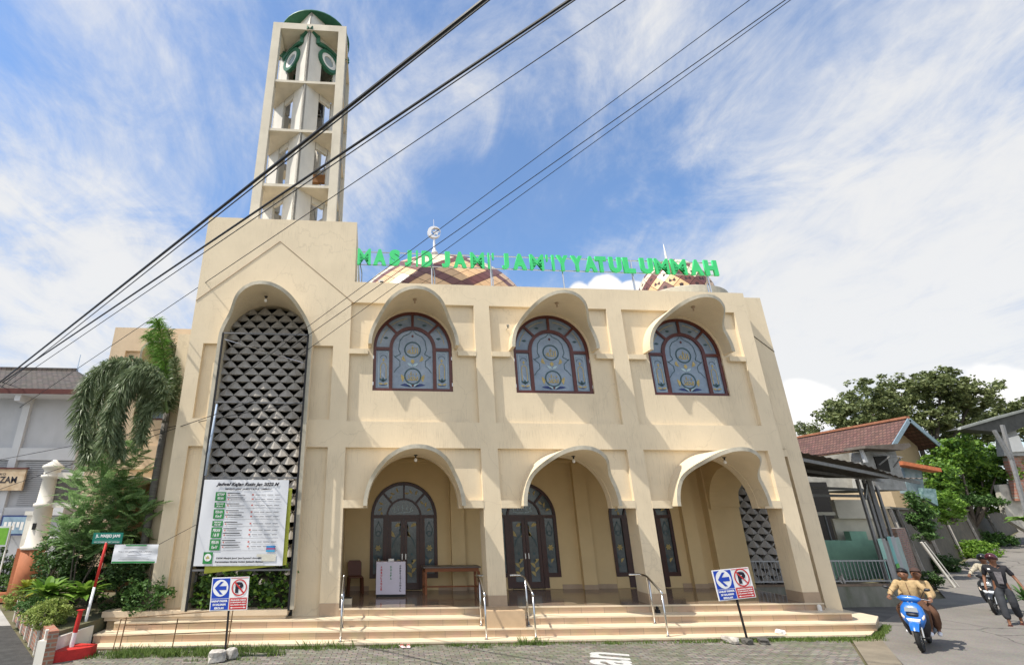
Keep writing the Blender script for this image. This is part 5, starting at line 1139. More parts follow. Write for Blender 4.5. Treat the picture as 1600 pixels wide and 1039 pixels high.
pxy(MB(), [(1352, 722), (1345, 702), (1349, 702), (1357, 722)], YU-.9, YU-.8).build('pipe', M_greyl, ub)
pxy(MB(), [(1412, 726), (1410, 720), (1470, 731), (1472, 737)], YU+1, YU+1.6).build('orange_eave', mat('orange_tiles', (.50, .16, .07), .8, .3, 6, bump=.4), ub)
pxy(MB(), [(1418, 770), (1412, 727), (1440, 733), (1446, 778)], YU+1.5, YU+1.9).build('shop_wall', mat('teal_tarp', (.10, .17, .18), .7, .5, 3, col2=(.30, .34, .36)), ub)
pxy(MB(), [(1444, 778), (1441, 762), (1462, 764), (1466, 790)], YU+.4, YU+.6).build('tarp', mat('white_teal_tarp', (.30, .42, .42), .6, .4, 5, col2=(.05, .12, .12)), ub)
# building at the right edge
rh = empty('tin_roof_house', (0, 0, 0)); tag(rh, 'brick and tin house with a projecting grey roof at the right edge', 'house')
YR = 17.5
pxy(MB(), [(1503, 670), (1560, 653), (1640, 632), (1640, 650), (1578, 676)], YR-.4, YR+.6).build('roof', mat('dark_tin', (.075, .075, .07), .8, .25, 3), rh)
pxy(MB(), [(1501, 671), (1502, 667), (1560, 650), (1640, 629), (1640, 632), (1560, 654)], YR-.6, YR-.41).build('roof_edge', mat('grey_tin', (.24, .25, .23), .7, .25, 3), rh)
pxy(MB(), [(1569, 712), (1563, 660), (1580, 656), (1600, 700), (1615, 712)], YR, YR+.4).build('gable_wall', M_blk, rh)
pxy(MB(), [(1592, 782), (1572, 706), (1640, 700), (1640, 782)], YR+.2, YR+.5).build('brick_wall', tiles('red_block', (.34, .14, .09), .4, .2, (.3,.27,.23), .9, .5, msize=.02, var=.2), rh)
pxy(MB(), [(1580, 706), (1575, 684), (1592, 680), (1602, 705)], YR-.1, YR+.1).build('white_patch', M_white, rh)
for a, b in (((1566, 664), (1612, 830)), ((1553, 672), (1582, 720))): MB().bar(at(*a, YR-1), at(*b, YR-1), .16).build('post', M_post, rh)
pxy(MB(), [(1575, 812), (1560, 757), (1640, 752), (1640, 850)], YR+.6, YR+.9).build('lower_wall', M_blkl, rh)
# cables
CB = []
def cable(label, pts, y0, y1, r):
    (u0, v0), (u1, v1) = pts[0], pts[-1]; P0, P1 = at(u0, v0, y0), at(u1, v1, y1); V = []
    D = (P1-P0)
    for i in range(41):
        t = -.25+1.5*i/40; V.append(P0+D*t)
    c = MB().tube(V, r, 6).build('cable', M_black, None); tag(c, label, 'cable', 'overhead cables'); return c
cable('thickest overhead cable, leftmost at the top edge, passing before the minaret', [(0, 597), (757, 0)], 8, -9.5, .030)
cable('thin overhead cable just right of the thickest one', [(0, 606), (765, 0)], 8.2, -9.3, .013)
cable('thick overhead cable passing in front of the tower top', [(0, 600), (891, 0)], 9, -9, .026)
cable('thin overhead cable close beside the tower top cable', [(0, 612), (899, 0)], 9.2, -8.8, .012)
cable('thin cable crossing the tower groove', [(100, 590), (978, 0)], 6, -8, .011)
cable('thin cable crossing left of the first window, uppermost', [(380, 585), (1172, 0)], 0-.2, -8, .008)
cable('thin dark cable ending near the first window', [(470, 532), (1228, 0)], -.3, -8, .010)
cable('fine cable beside the dark cable over the first window', [(480, 547), (1236, 0)], -.3, -8, .008)
cable('thin service cable sagging before the grey building', [(0, 718), (330, 655)], 7, -.3, .010)
cable('lower service cable before the grey building', [(0, 764), (300, 660)], 7, -.3, .010)
# ------------------------------------------------------------------ plants
LM = leafmat('leaf_dark', (.025, .06, .015), (.075, .14, .035)); LB = leafmat('leaf_bright', (.09, .20, .02), (.24, .38, .06), trans=.35); LG = leafmat('leaf_mid', (.045, .11, .025), (.11, .21, .05))
LY = leafmat('leaf_yellow', (.30, .30, .03), (.14, .22, .03)); LP = leafmat('leaf_palm', (.08, .12, .045), (.28, .34, .19), .4); LPB = leafmat('leaf_palm_young', (.10, .22, .03), (.20, .36, .07)); LL = leafmat('leaf_lime', (.22, .30, .06), (.36, .42, .12)); LT = leafmat('leaf_tree', (.08, .11, .035), (.22, .25, .10)); LF = leafmat('leaf_feathery', (.15, .28, .09), (.32, .46, .20), trans=.4)
M_bark = mat('bark', (.13, .11, .09), .95, .35, 5, bump=.6, bscale=18, stretch=(1, 1, .3)); M_stem = mat('green_stem', (.08, .12, .03), .6, .2, 6)
def limbs(name, root, base, tips, r0, mt=M_bark, seed=0):
    r_ = random.Random(seed); mb = MB(); base = Vector(base)
    for tip in tips:
        tip = Vector(tip); mid = base+(tip-base)*.45+Vector((r_.uniform(-.2, .2), r_.uniform(-.2, .2), .15))*((tip-base).length*.25)
        q = [base, base+(mid-base)*.5+Vector((r_.uniform(-.05,.05), 0, 0)), mid, mid+(tip-mid)*.55, tip]; mb.tube(q, [r0, r0*.8, r0*.55, r0*.35, r0*.12], 8)
    return mb.build(name, mt, root, smooth=True)
def bush(name, cen, ext, n, per, size, mt, label, cat='bush', group=None, rad=.16, stems=5, aspect=.5, shell=.45, droop=0):
    root = empty(name, (cen[0], cen[1], cen[2]-ext[2])); tag(root, label, cat, group)
    c = clumps(n, per, rad, ext, (0, 0, ext[2]), shell); c = c[c[:, 2] > -.02]
    foliage('foliage', c, size, mt, root, aspect, droop=droop)
    r_ = random.Random(n); limbs('stem', root, (0, 0, 0), [(r_.uniform(-.6, .6)*ext[0], r_.uniform(-.6, .6)*ext[1], ext[2]*r_.uniform(.9, 1.5)) for _ in range(stems)], .02+.01*ext[2], M_bark, n)
    return root
# palm with plumed fronds
palm = empty('palm_tree', (-5.95, .75, .3)); tag(palm, 'tall palm with drooping plumed fronds left of the tower', 'palm tree')
PO = Vector(palm.location); cr = at(262, 645, .8)
tr = [Vector((-5.95, .75, .3)), Vector((-5.97, .75, 2.0)), Vector((-5.98, .78, 3.6)), Vector((cr.x-.02, .8, cr.z))]
MB().tube([p-PO for p in tr], [.13, .105, .10, .09], 12).build('trunk', mat('palm_trunk', (.16, .15, .135), .9, .3, 4, bump=.5, stretch=(1, 1, 6)), palm, smooth=True)
MB().tube([tr[-1]-PO-Vector((0, 0, .3)), tr[-1]-PO+Vector((.02, 0, .5))], [.10, .05], 10).build('crown_shaft', mat('crown_shaft', (.20, .19, .16), .7, .2, 5), palm, smooth=True)
def frond(pts, L_, n, mt, name, lw=.018, dense=3, droop=.55):
    P_ = [Vector(p) for p in pts]; S = []
    for i in range(len(P_)-1):      # smooth resample
        p0, p1, p2, p3 = P_[max(i-1, 0)], P_[i], P_[i+1], P_[min(i+2, len(P_)-1)]
        for k in range(8):
            t = k/8; S.append(.5*((2*p1)+(p2-p0)*t+(2*p0-5*p1+4*p2-p3)*t*t+(3*p1-p0-3*p2+p3)*t**3))
    S.append(P_[-1]); mb = MB(); mb.tube([p-PO for p in S], [.03*(1-i/len(S))+.006 for i in range(len(S))], 6); r = mb.build(name, M_stem, palm, smooth=True)
    lf = MB(); m = len(S)-1
    for k in range(n):
        f = .08+.92*(k/n)*1.0; i = min(int(f*m), m-1); p = S[i]+(S[i+1]-S[i])*(f*m-i); t = (S[i+1]-S[i]).normalized(); u = t.orthogonal().normalized(); w = t.cross(u)
        for q in range(dense):
            a = random.random()*2*PI; d = (u*math.cos(a)+w*math.sin(a)+t*random.uniform(-.1, .9)).normalized(); l = L_*(.55+.6*random.random())*(1-.45*abs(f-.45)); g = Vector((0, 0, -1))*l*droop
            b1 = p+d*l*.5+g*.15; b2 = p+d*l*.85+g*.8; s = d.cross(Vector((random.gauss(0,1), random.gauss(0,1), random.gauss(0,1)))).normalized()*lw
            lf.add([tuple(p-PO-s*.35), tuple(p-PO+s*.35), tuple(b1-PO+s*.5), tuple(b2-PO), tuple(b1-PO-s*.5)], [(0,1,2,3,4)])
    lo = lf.build('leaflets', mt, r); return r
def fpx(pts, y, dy=0): return [at(u, v, y+dy*i/len(pts)) for i, (u, v) in enumerate(pts)]
frond(fpx([(262,645),(260,590),(253,535),(246,500)], .8), .55, 210, LPB, 'frond', .017, 5, .45)
frond(fpx([(262,645),(272,600),(270,550),(262,515)], 1.3), .50, 170, LP, 'frond', .017, 4, .5)
frond(fpx([(262,645),(276,600),(284,560),(286,540)], 1.6), .34, 90, LM, 'frond', .017, 4, .6)
frond(fpx([(262,645),(248,590),(212,566),(168,572),(136,606),(126,662),(138,715)], .3, -.8), .50, 360, LP, 'frond', .024, 6, .65)
frond(fpx([(262,645),(246,598),(208,582),(172,600),(152,640),(146,690),(150,728)], 1.2, .4), .46, 330, LP, 'frond', .024, 6, .6)
frond(fpx([(262,645),(244,606),(214,598),(190,622),(182,668),(186,712)], .2, -.6), .46, 300, LP, 'frond', .024, 6, .65)
frond(fpx([(262,645),(250,612),(232,610),(222,640),(214,690)], 1.0, .3), .42, 230, LP, 'frond', .024, 6, .6)
frond(fpx([(262,645),(250,596),(222,578),(196,596),(172,650),(166,700)], -.2, -.6), .46, 300, LP, 'frond', .024, 6, .65)
frond(fpx([(262,645),(256,596),(244,552),(232,520)], 1.0), .5, 180, LPB, 'frond', .017, 5, .5)
frond(fpx([(262,645),(240,594),(196,572),(158,590),(140,630)], 1.8), .42, 240, LP, 'frond', .024, 5, .4)
frond(fpx([(262,645),(244,630),(228,650),(222,690)], -.1), .36, 150, LP, 'frond', .024, 5, .5)
frond(fpx([(262,645),(272,620),(276,590),(272,560)], .4), .34, 130, LP, 'frond', .024, 5, .4)
# feathery tree
ft = empty('feathery_tree', (-7.7, 1.0, .5)); tag(ft, 'light green feathery tree with thin trunks before the rear wing', 'tree'); FO = Vector(ft.location)
tw_ = MB(); lf = MB(); tips = []
for k in range(640):
    c = random.choice([((168, 800), (52, 46)), ((150, 770), (46, 42)), ((185, 730), (36, 42)), ((130, 830), (42, 32)), ((205, 800), (34, 46)), ((170, 855), (52, 30))])
    a = random.random()*2*PI; q = math.sqrt(random.random()); u, v = c[0][0]+c[1][0]*q*math.cos(a), c[0][1]+c[1][1]*q*math.sin(a); p = at(u, v, random.uniform(-.1, 1.9)); tips.append(p)
    az = random.uniform(0, 2*PI); d = Vector((math.cos(az), math.sin(az)*.8, random.uniform(-.3, .9))).normalized(); Lb = random.uniform(.35, .75); sd_ = d.cross(Vector((0, 0, 1))).normalized()
    tw_.tube([p-FO, p+d*Lb*.6-FO, p+d*Lb+Vector((0, 0, -.08))-FO], [.006, .004, .002], 3)
    for j in range(14):
        b = p+d*Lb*(j+1)/14+Vector((0, 0, -.08*(j/14)**2))
        for s in (-1, 1):
            l = .135*(1-abs(j/14-.4)*.8); e = (sd_*s+d*.35+Vector((0, 0, random.uniform(-.25, .05)))).normalized()
            for m_ in range(2):
                b0 = b+e*l*m_*.5; b1 = b0+e*l*.5; w_ = d*.030; lf.add([tuple(b0-FO), tuple((b0+b1)/2+w_-FO), tuple(b1-FO), tuple((b0+b1)/2-w_-FO)], [(0,1,2,3)])
tr_ = limbs('trunk', ft, (0, 0, 0), [tuple(p-FO) for p in random.sample(tips, 6)], .03, M_bark, 3)
tw_.build('twig', M_stem, ft); lf.build('foliage', LF, ft)
def rosette(name, loc, n, L_, w, mt, label, cat='plant', group=None, up=.9, seed=0):
    r_ = random.Random(seed); root = empty(name, loc); tag(root, label, cat, group); mb = MB()
    for k in range(n):
        az = r_.random()*2*PI; el = r_.uniform(.35, 1.3)*up; l = L_*r_.uniform(.6, 1.1); d = Vector((math.cos(az)*math.cos(el), math.sin(az)*math.cos(el), math.sin(el))); s = Vector((-math.sin(az), math.cos(az), 0))
        P_ = []; m = 6
        for i in range(m+1):
            t = i/m; c = Vector((r_.uniform(-.02,.02)*0, 0, 0))+d*l*t+Vector((0, 0, -l*.42*t*t)); ww = w*math.sin(PI*min(1, .12+t*.88))**.8*(1 if i < m else 0); P_.append((c-s*ww*.5, c+Vector((0, 0, -ww*.12)), c+s*ww*.5))
        o = len(mb.v); 
        for a, b, c in P_: mb.v += [tuple(a), tuple(b), tuple(c)]
        for i in range(m): mb.f += [(o+3*i, o+3*i+1, o+3*i+4, o+3*i+3), (o+3*i+1, o+3*i+2, o+3*i+5, o+3*i+4)]; mb.m += [0, 0]
    mb.build('leaves', mt, root); MB().lathe([(.03, -.05), (.03, .1), (.01, .14)], (0, 0, 0), 8).build('stem', M_stem, root); return root
rosette('broad_leaf_plant', (-7.35, -.75, 1.0), 60, .85, .17, LB, 'bright green broad leaved plant in the middle of the planter', seed=1)
rosette('broad_leaf_plant', (-6.75, -.3, .95), 50, .80, .15, LB, 'bright green broad leaved plant nearest the leaning street pole', seed=2)
rosette('broad_leaf_plant', (-8.0, .6, .95), 50, .75, .13, LG, 'darker broad leaved plant at the back of the planter', seed=3)
rosette('croton', (-9.1, 1.5, .85), 80, .62, .10, LY, 'yellow leaved plant at the far left end of the planter', seed=4)
rosette('croton', (-8.5, 1.0, .85), 60, .60, .09, LY, 'yellow green plant right of the leftmost planter plant', seed=5)
bush('hedge', (-6.95, -1.15, .74), (.42, .62, .26), 110, 60, .055, LL, 'low lime green clipped ground cover spilling over the planter corner', rad=.1, shell=.6)
bush('hedge', (-8.0, .2, .70), (.5, .6, .22), 80, 45, .06, LG, 'low green ground cover behind the planter wall', rad=.1, shell=.6)
bush('hedge', (-9.3, 1.7, .66), (.40, .45, .24), 70, 45, .06, LL, 'lime ground cover under the yellow plant at the left end', rad=.1, shell=.6)
bush('bush', (-7.6, 1.9, 1.5), (1.3, .8, 1.1), 150, 50, .12, LM, 'dark leafy bush at the foot of the feathery tree')
bush('bush', (-6.1, .35, 1.25), (.55, .5, .8), 80, 45, .085, LM, 'dark bush between the pole and the palm trunk')
bush('bush', (-5.35, -.15, .92), (.62, .28, .42), 60, 30, .085, LG, 'sparse green shrub on the tower ledge left of the notice', rad=.14)
fb = bush('flowering_bush', tuple(at(88, 862, 2.4)), (.55, .5, .62), 46, 40, .09, LG, 'green bush with clusters of white flowers beside the gate pillar')
foliage('flower', clumps(16, 60, .07, (.5, .45, .55), (0, 0, .72), .9), .045, M_white, fb, .8)
bush('bush', (-10.2, 4.2, 1.2), (.5, .5, .8), 50, 40, .09, LM, 'dark shrub right behind the gate pillar')
bush('hedge', (-13.2, 6.4, .55), (1.5, .6, .4), 90, 40, .09, LG, 'green hedge before the iron fence at the left edge')
bush('bush', (-13.4, 7.0, 1.0), (1.3, .5, .6), 70, 40, .11, LM, 'dark bush behind the green garden board')
o = MB().box(-15.5, -11.9, 5.7, 6.0, 0, .28).build('planter_kerb', M_brownb); tag(o, 'low brown kerb before the hedge at the left edge', 'kerb')
bush('bush', tuple(at(1572, 772, 19.4)), (1.4, .7, .7), 70, 40, .22, LM, 'dark leafy bush on the wall top under the tin roof house', rad=.3)
bush('bush', tuple(at(1525, 782, 17.9)), (2.0, .6, .35), 60, 40, .18, [LM, LG], 'dark creeper along the top of the retaining wall', rad=.25)
# climber on the foot of the lattice
cl_ = empty('climber', (-3.1, .05, .62)); tag(cl_, 'broad leaved climber covering the foot of the tower lattice', 'climbing plant')
pts = []
for _ in range(95):
    x = random.uniform(-1.15, 1.12); z = abs(random.gauss(.45, .22)); z = min(z, .85+.08*math.sin(x*7)); k = 12; p = rng.normal(size=(k, 3))*np.array([.07, .04, .07])+np.array([x, -.18+random.uniform(-.06, .08), z]); pts.append(p)
c = np.concatenate(pts); c = c[c[:, 2] > .0]; foliage('foliage', c, .11, [LG, LB, LM], cl_, .85)
limbs('stem', cl_, (0, 0, 0), [(random.uniform(-1, 1), .05, random.uniform(.4, .9)) for _ in range(9)], .02, M_bark, 5)
MB().box(-1.2, 1.2, .06, .10, 0, .98).build('dark_backing', mat('dark_board', (.035, .035, .022), .95, .5, 4), cl_)  # dark panel behind the climber leaves
# big tree behind the tiled house
bt_ = empty('large_tree', tuple(at(1440, 800, 34))); tag(bt_, 'very large spreading tree behind the tiled house', 'tree'); TO = Vector(bt_.location); cc = []; tips = []
for u, v, ru, rv in [(1322, 655, 40, 34), (1352, 628, 44, 34), (1408, 616, 52, 36), (1470, 604, 50, 30), (1520, 622, 48, 32), (1455, 650, 62, 30), (1560, 655, 52, 30), (1610, 650, 45, 30), (1385, 660, 60, 26), (1500, 680, 60, 26), (1300, 690, 30, 18)]:
    p = at(u, v, 34+random.uniform(-2, 2)); s = .0665; tips.append(tuple(p-TO)); cc.append(clumps(60, 60, .60, (ru*s, 2.4, rv*s), tuple(p-TO), .35))
foliage('crown', np.concatenate(cc), .36, LT, bt_, .55); limbs('trunk', bt_, (0, 0, -3), tips, .42, mat('dark_bark', (.045, .038, .03), .95, .3, 5), 8)
bush('small_tree', tuple(at(1257, 672, 40)), (1.6, 1.2, 1.0), 40, 30, .3, LT, 'small tree top just right of the mosque corner', 'tree', rad=.5)
# bright tree on the retaining wall
gt_ = empty('bright_tree', tuple(at(1515, 800, 19.5))); tag(gt_, 'bright green leafy tree on top of the retaining wall', 'tree'); GO = Vector(gt_.location); cc = []; tips = []
for u, v, ru, rv in [(1495, 705, 28, 24), (1530, 712, 30, 24), (1560, 728, 24, 26), (1500, 745, 38, 26), (1545, 755, 36, 26), (1475, 770, 26, 18), (1520, 785, 48, 18), (1560, 770, 26, 20), (1470, 740, 20, 24), (1480, 722, 24, 20)]:
    p = at(u, v, 19.5+random.uniform(-1, 1)); s = .047; tips.append(tuple(p-GO)); cc.append(clumps(52, 50, .38, (ru*s, 1.1, rv*s), tuple(p-GO), .35))
foliage('crown', np.concatenate(cc), .25, [LB, LB, LG], gt_, .5); limbs('trunk', gt_, (0, 0, -.9), tips, .12, M_bark, 9)
bush('fern_bush', tuple(at(1440, 808, 9.2)), (.62, .5, 1.15), 60, 40, .16, [LM, LG], 'dark tangled bush between the shed and the retaining wall', rad=.25)
bush('fern_bush', tuple(at(1482, 792, 13.4)), (1.0, .6, .9), 90, 36, .16, LB, 'bright ferny bush hanging over the start of the retaining wall', rad=.22)
bush('bush', tuple(at(1526, 858, 15.8)), (1.3, .6, .50), 70, 40, .17, LB, 'bright shrub at the foot of the retaining wall', rad=.3)
bush('bush', tuple(at(1556, 843, 19.3)), (1.3, .6, .5), 50, 36, .17, LG, 'farther shrub at the foot of the retaining wall', rad=.3)
bush('bush', tuple(at(1478, 880, 12.0)), (.9, .6, .5), 60, 40, .12, LM, 'dark weeds at the foot of the retaining wall beside the plank', rad=.2)
bush('bush', tuple(at(1452, 903, 7.0)), (.5, .4, .35), 40, 40, .09, LM, 'dark weeds at the foot of the brick end wall', rad=.15)
rosette('broad_leaf_plant', tuple(at(1603, 812, 1.5)), 34, .75, .22, LB, 'large leaved plant hanging into view at the right edge', seed=8, up=.5)
rosette('strap_plant', tuple(at(1606, 940, 1.2)), 60, .95, .05, LG, 'narrow leaved plant at the right edge beside the walking man', seed=9, up=1.1)
bush('bush', (20.6, -1.2, .35), (.9, 1.0, .45), 50, 36, .10, LY, 'low pale weeds at the right edge of the lane')
# ------------------------------------------------------------------ people and scooters
M_skin = mat('skin', (.20, .095, .055), .55, .06, 6, spec=.35); M_tan = mat('tan_uniform', (.40, .285, .15), .9, .25, 12, bump=.5, bscale=14); M_brn = mat('brown_uniform', (.10, .05, .03), .85, .12, 8); M_shoe = mat('white_shoe', (.7, .7, .75), .5)
M_btn = mat('shirt_trim', (.16, .09, .05), .8)
M_hair = mat('black_hair', (.012, .011, .012), .5, .2, 20); M_vest = mat('black_vest', (.018, .018, .022), .8, .2, 9); M_tee = mat('dark_tee', (.02, .02, .024), .85, .1, 9); M_trou = mat('charcoal_trousers', (.04, .043, .05), .85, .1, 9)
def skin(name, chains, mt, parent, sub=2, root=0):
    "chains: lists of (x,y,z,r); points given twice are the same vertex"
    idx, vs, rs, es = {}, [], [], set()
    for ch in chains:
        last = None
        for x, y, z, r in ch:
            k = (round(x, 4), round(y, 4), round(z, 4))
            if k not in idx: idx[k] = len(vs); vs.append((x, y, z)); rs.append(r)
            i = idx[k]
            if last is not None and last != i: es.add((last, i))
            last = i
    me = bpy.data.meshes.new(name); me.from_pydata(vs, list(es), []); o = bpy.data.objects.new(name, me); COL.objects.link(o)
    m = o.modifiers.new('s', 'SKIN'); m.use_smooth_shade = True
    sv = me.skin_vertices[0].data
    for i, r in enumerate(rs): sv[i].radius = (r, r) if not isinstance(r, tuple) else r; sv[i].use_root = (i == root)
    s = o.modifiers.new('d', 'SUBSURF'); s.levels = s.render_levels = sub
    dg = bpy.context.evaluated_depsgraph_get(); nm = bpy.data.meshes.new_from_object(o.evaluated_get(dg)); bpy.data.objects.remove(o)
    if name in ('shirt', 'trousers', 'vest'):
        from mathutils import noise as nz
        for v in nm.vertices: q = v.co*11; v.co += v.normal*(nz.noise(q)*.012+nz.noise(q*2.3)*.006)
    nm.materials.clear(); nm.materials.append(mt); nm.name = name; nm.polygons.foreach_set('use_smooth', [True]*len(nm.polygons))
    o = bpy.data.objects.new(name, nm); COL.objects.link(o)
    if parent: o.parent = parent
    return o
def hand_chains(w, d, side, curl, roll=Vector((0, 0, 1))):
    "wrist point w, hand direction d, thumb side vector, curl direction"
    w, d = Vector(w), Vector(d).normalized(); sd = Vector(side).normalized(); cu = Vector(curl).normalized(); out = []
    palm = w+d*.06; out.append([(*w, .024), (*palm, .027)])
    for k, (o, l) in enumerate(((.030, .062), (.010, .070), (-.010, .066), (-.029, .052))):
        kn = w+d*.095+sd*o; m = kn+(d*.75+cu*.6).normalized()*l*.55; t = m+(d*.2+cu).normalized()*l*.5
        out.append([(*palm, .027), (*kn, .011), (*m, .0095), (*t, .008)])
    th = w+d*.04+sd*.042; out.append([(*palm, .027), (*th, .012), (*(th+(d*.8+sd*.25+cu*.4).normalized()*.045), .0095)])
    return out
def person(loc, rz, J, label, cloth, cat='person'):
    t = empty('person', loc, rz); tag(t, label, cat)
    g = lambda k: Vector(J[k])
    pel, ch, nk, hd = g('pelvis'), g('chest'), g('neck'), g('head'); F = Vector(J.get('face', (0, -1, 0))).normalized(); S = Vector((0, 0, 1)).cross(F).normalized()
    waist = (pel+ch)/2; C = [[(*pel, .125), (*waist, .115), (*ch, .125), (*nk, .052), (*(hd-Vector((0, 0, .055))+F*.01), .068), (*hd, .086), (*(hd+Vector((0, 0, .065))-F*.01), .066)],
         [(*hd, .086), (*(hd+F*.098-Vector((0, 0, .012))), .013)]]
    for s in (-1, 1): C.append([(*hd, .086), (*(hd+S*s*.094-Vector((0, 0, .005))), .014)])
    cl_s, cl_t = [[(*(pel-Vector((0, 0, .06))), .150), (*pel, .152), (*waist, .138), (*ch, .142), (*(nk-Vector((0, 0, .035))), .075)]], [[(*(pel+Vector((0, 0, .05))), .14), (*pel, .145)]]
    for s, q in ((-1, 'r'), (1, 'l')):
        sh, el, wr, hp, kn, an, toe = [g(k+q) for k in ('sh', 'el', 'wr', 'hip', 'kn', 'an', 'toe')]
        C.append([(*ch, .125), (*sh, .058), (*((sh+el)/2), .046), (*el, .037), (*((el+wr)/2), .034), (*wr, .024)])
        C += hand_chains(wr, (wr-el), J['thumb'+q], J['curl'+q])
        C.append([(*pel, .125), (*hp, .09), (*((hp+kn)/2), .075), (*kn, .052), (*((kn*.6+an*.4)), .052), (*an, .033), (*(an+Vector((0, 0, -.045))), .036), (*toe, .026)])
        sl = el if cloth.get('long') is None else wr+(el-wr)*.1
        arm = [(*ch, .142), (*sh, .074), (*((sh+el)/2), .062)]; arm += [(*el, .052), (*sl, .042)] if cloth.get('long') else [(*(el+(sh-el)*.15), .058)]
        cl_s.append(arm)
        low = kn+(an-kn)*cloth.get('leg', .9); cl_t.append([(*pel, .145), (*hp, .108), (*((hp+kn)/2), .095+cloth.get('wide', 0)*.3), (*kn, .075+cloth.get('wide', 0)*.6), (*low, .055+cloth.get('wide', 0))])
        if cloth.get('shoe'): skin('shoe', [[(*(an+Vector((0, 0, -.03))), .045), (*(an+(toe-an)*.3+Vector((0, 0, -.03))), .045), (*toe, .038), (*(toe+(toe-an)*.2), .024)]], cloth['shoe'], t)
        else:
            f = (toe-an); f.z = 0; f.normalize(); p = toe-f*.06; MB().box(-.045, .045, -.13, .12, -.012, .004).xf(Matrix.Translation(Vector((p.x, p.y, toe.z-.022))) @ Vector((0, -1, 0)).rotation_difference(f).to_matrix().to_4x4()).build('sandal', cloth['sandal'], t)
    skin('body', C, M_skin, t); skin('shirt', cl_s, cloth['shirt'], t); skin('trousers', cl_t, cloth['trousers'], t)
    if cloth.get('long'):      # placket, collar and belt
        a, b = nk+F*.085-Vector((0, 0, .05)), pel+F*.150; mm = (a+b)/2+F*.04
        MB().tube([a, mm, b], .007, 5).build('placket', M_btn, t)
        MB().tube([nk+S*.07+F*.01-Vector((0, 0, .015)), nk+F*.085-Vector((0, 0, .045)), nk-S*.07+F*.01-Vector((0, 0, .015))], .014, 6).build('collar', cloth['shirt'], t)
    M = Matrix.Translation(hd) @ Vector((0, -1, 0)).rotation_difference(F).to_matrix().to_4x4()
    e = MB()
    for s in (-1, 1): e.lathe([(0, -.011), (.010, -.006), (.012, 0), (.010, .006), (0, .011)], (s*.032, -.083, .012), 8)
    e.xf(M).build('eyes', M_sblack, t); MB().box(-.022, .022, -.088, -.082, -.048, -.040).xf(M).build('mouth', mat('lips', (.25, .09, .07), .5), t)
    k = cloth['head']
    mb = MB(); R_ = .128 if k == 'helmet' else .104; cz = .035
    prof = [(R_*math.cos(a), R_*1.02*math.sin(a)) for a in [R(x) for x in (-30, -10, 10, 30, 50, 70, 85)]]+[(.002, R_*1.02)]
    mb.lathe(prof, (0, .012, cz), 20)
    if k == 'hair': mb.v = [(x*(1+.03*math.sin(x*90+z*70)), y, z-.02 if y > .02 else z) for x, y, z in mb.v]
    if k == 'helmet': mb.v = [(x, y, max(z, cz-.02) if y < -.05 else z) for x, y, z in mb.v]
    else: mb.v = [(x, y, max(z, cz+.035) if y < -.035 else z) for x, y, z in mb.v]
    h = mb.xf(M).build('helmet' if k == 'helmet' else ('cap' if k == 'cap' else 'hair'), cloth['headmat'], t, smooth=True)
    if k in ('helmet', 'cap'): MB().box(-.07, .07, -.20 if k == 'helmet' else -.19, -.10, cz+.035, cz+.045).xf(M).build('visor', cloth['headmat'], h)
    return t
def std(**k):
    J = dict(pelvis=(0,0,.93), chest=(0,-.01,1.32), neck=(0,0,1.47), head=(0,-.02,1.60)); J.update(k); return J
# the walking man
Jw = std(shr=(-.19,0,1.40), elr=(-.27,.06,1.14), wrr=(-.30,-.06,.92), hipr=(-.09,0,.90), knr=(-.10,-.16,.52), anr=(-.09,-.20,.09), toer=(-.09,-.36,.03),
         shl=(.19,0,1.40), ell=(.30,.02,1.16), wrl=(.38,-.08,.96), hipl=(.09,0,.90), knl=(.11,-.02,.50), anl=(.12,.24,.15), toel=(.12,.12,.04),
         thumbr=(.3,-1,0), curlr=(.5,.2,-.4), thumbl=(-.3,-1,0), curll=(-.5,.2,-.4))
ped = person((17.25, .05, 0), math.atan2(-.80, .60), Jw, 'person walking down the lane in a maroon helmet, black vest and wide charcoal trousers', dict(shirt=M_tee, trousers=M_trou, sandal=M_brownp, head='helmet', headmat=mat('maroon_helmet', (.06, .012, .018), .25, .1, 5, coat=.5), leg=.93, wide=.022))
PV = Vector(ped.location)
vst = skin('vest', [[(0,.0,.95,.155),(0,.0,1.12,.150),(0,-.005,1.32,.152)], [(0,-.005,1.32,.152),(-.15,0,1.40,.085)], [(0,-.005,1.32,.152),(.15,0,1.40,.085)]], M_vest, ped)
MB().add([(-.05,-.172,1.30),(.09,-.170,1.30),(.07,-.168,1.0),(-.03,-.168,1.0)], [(0,1,2,3)]).build('tee_front', mat('grey_print', (.14, .13, .14), .8, .4, 20), ped); MB().box(-.145, -.095, -.166, -.160, 1.34, 1.38).build('badge', M_swhite, ped)
def loft(rings, n=16):
    mb = MB(); k = len(rings)
    for cx, cy, cz, a, b, tilt in rings:       # ellipse-like ring in the xy plane at cz, tilted about x
        for j in range(n):
            t = 2*PI*j/n; c, s = math.cos(t), math.sin(t); x = a*math.copysign(abs(c)**.7, c); y = b*math.copysign(abs(s)**.7, s); mb.v.append((cx+x, cy+y*math.cos(tilt), cz+y*math.sin(tilt)))
    for i in range(k-1):
        for j in range(n): mb.f.append((i*n+j, i*n+(j+1)%n, (i+1)*n+(j+1)%n, (i+1)*n+j)); mb.m.append(0)
    mb.f += [tuple(range(n-1, -1, -1)), tuple((k-1)*n+j for j in range(n))]; mb.m += [0, 0]; return mb
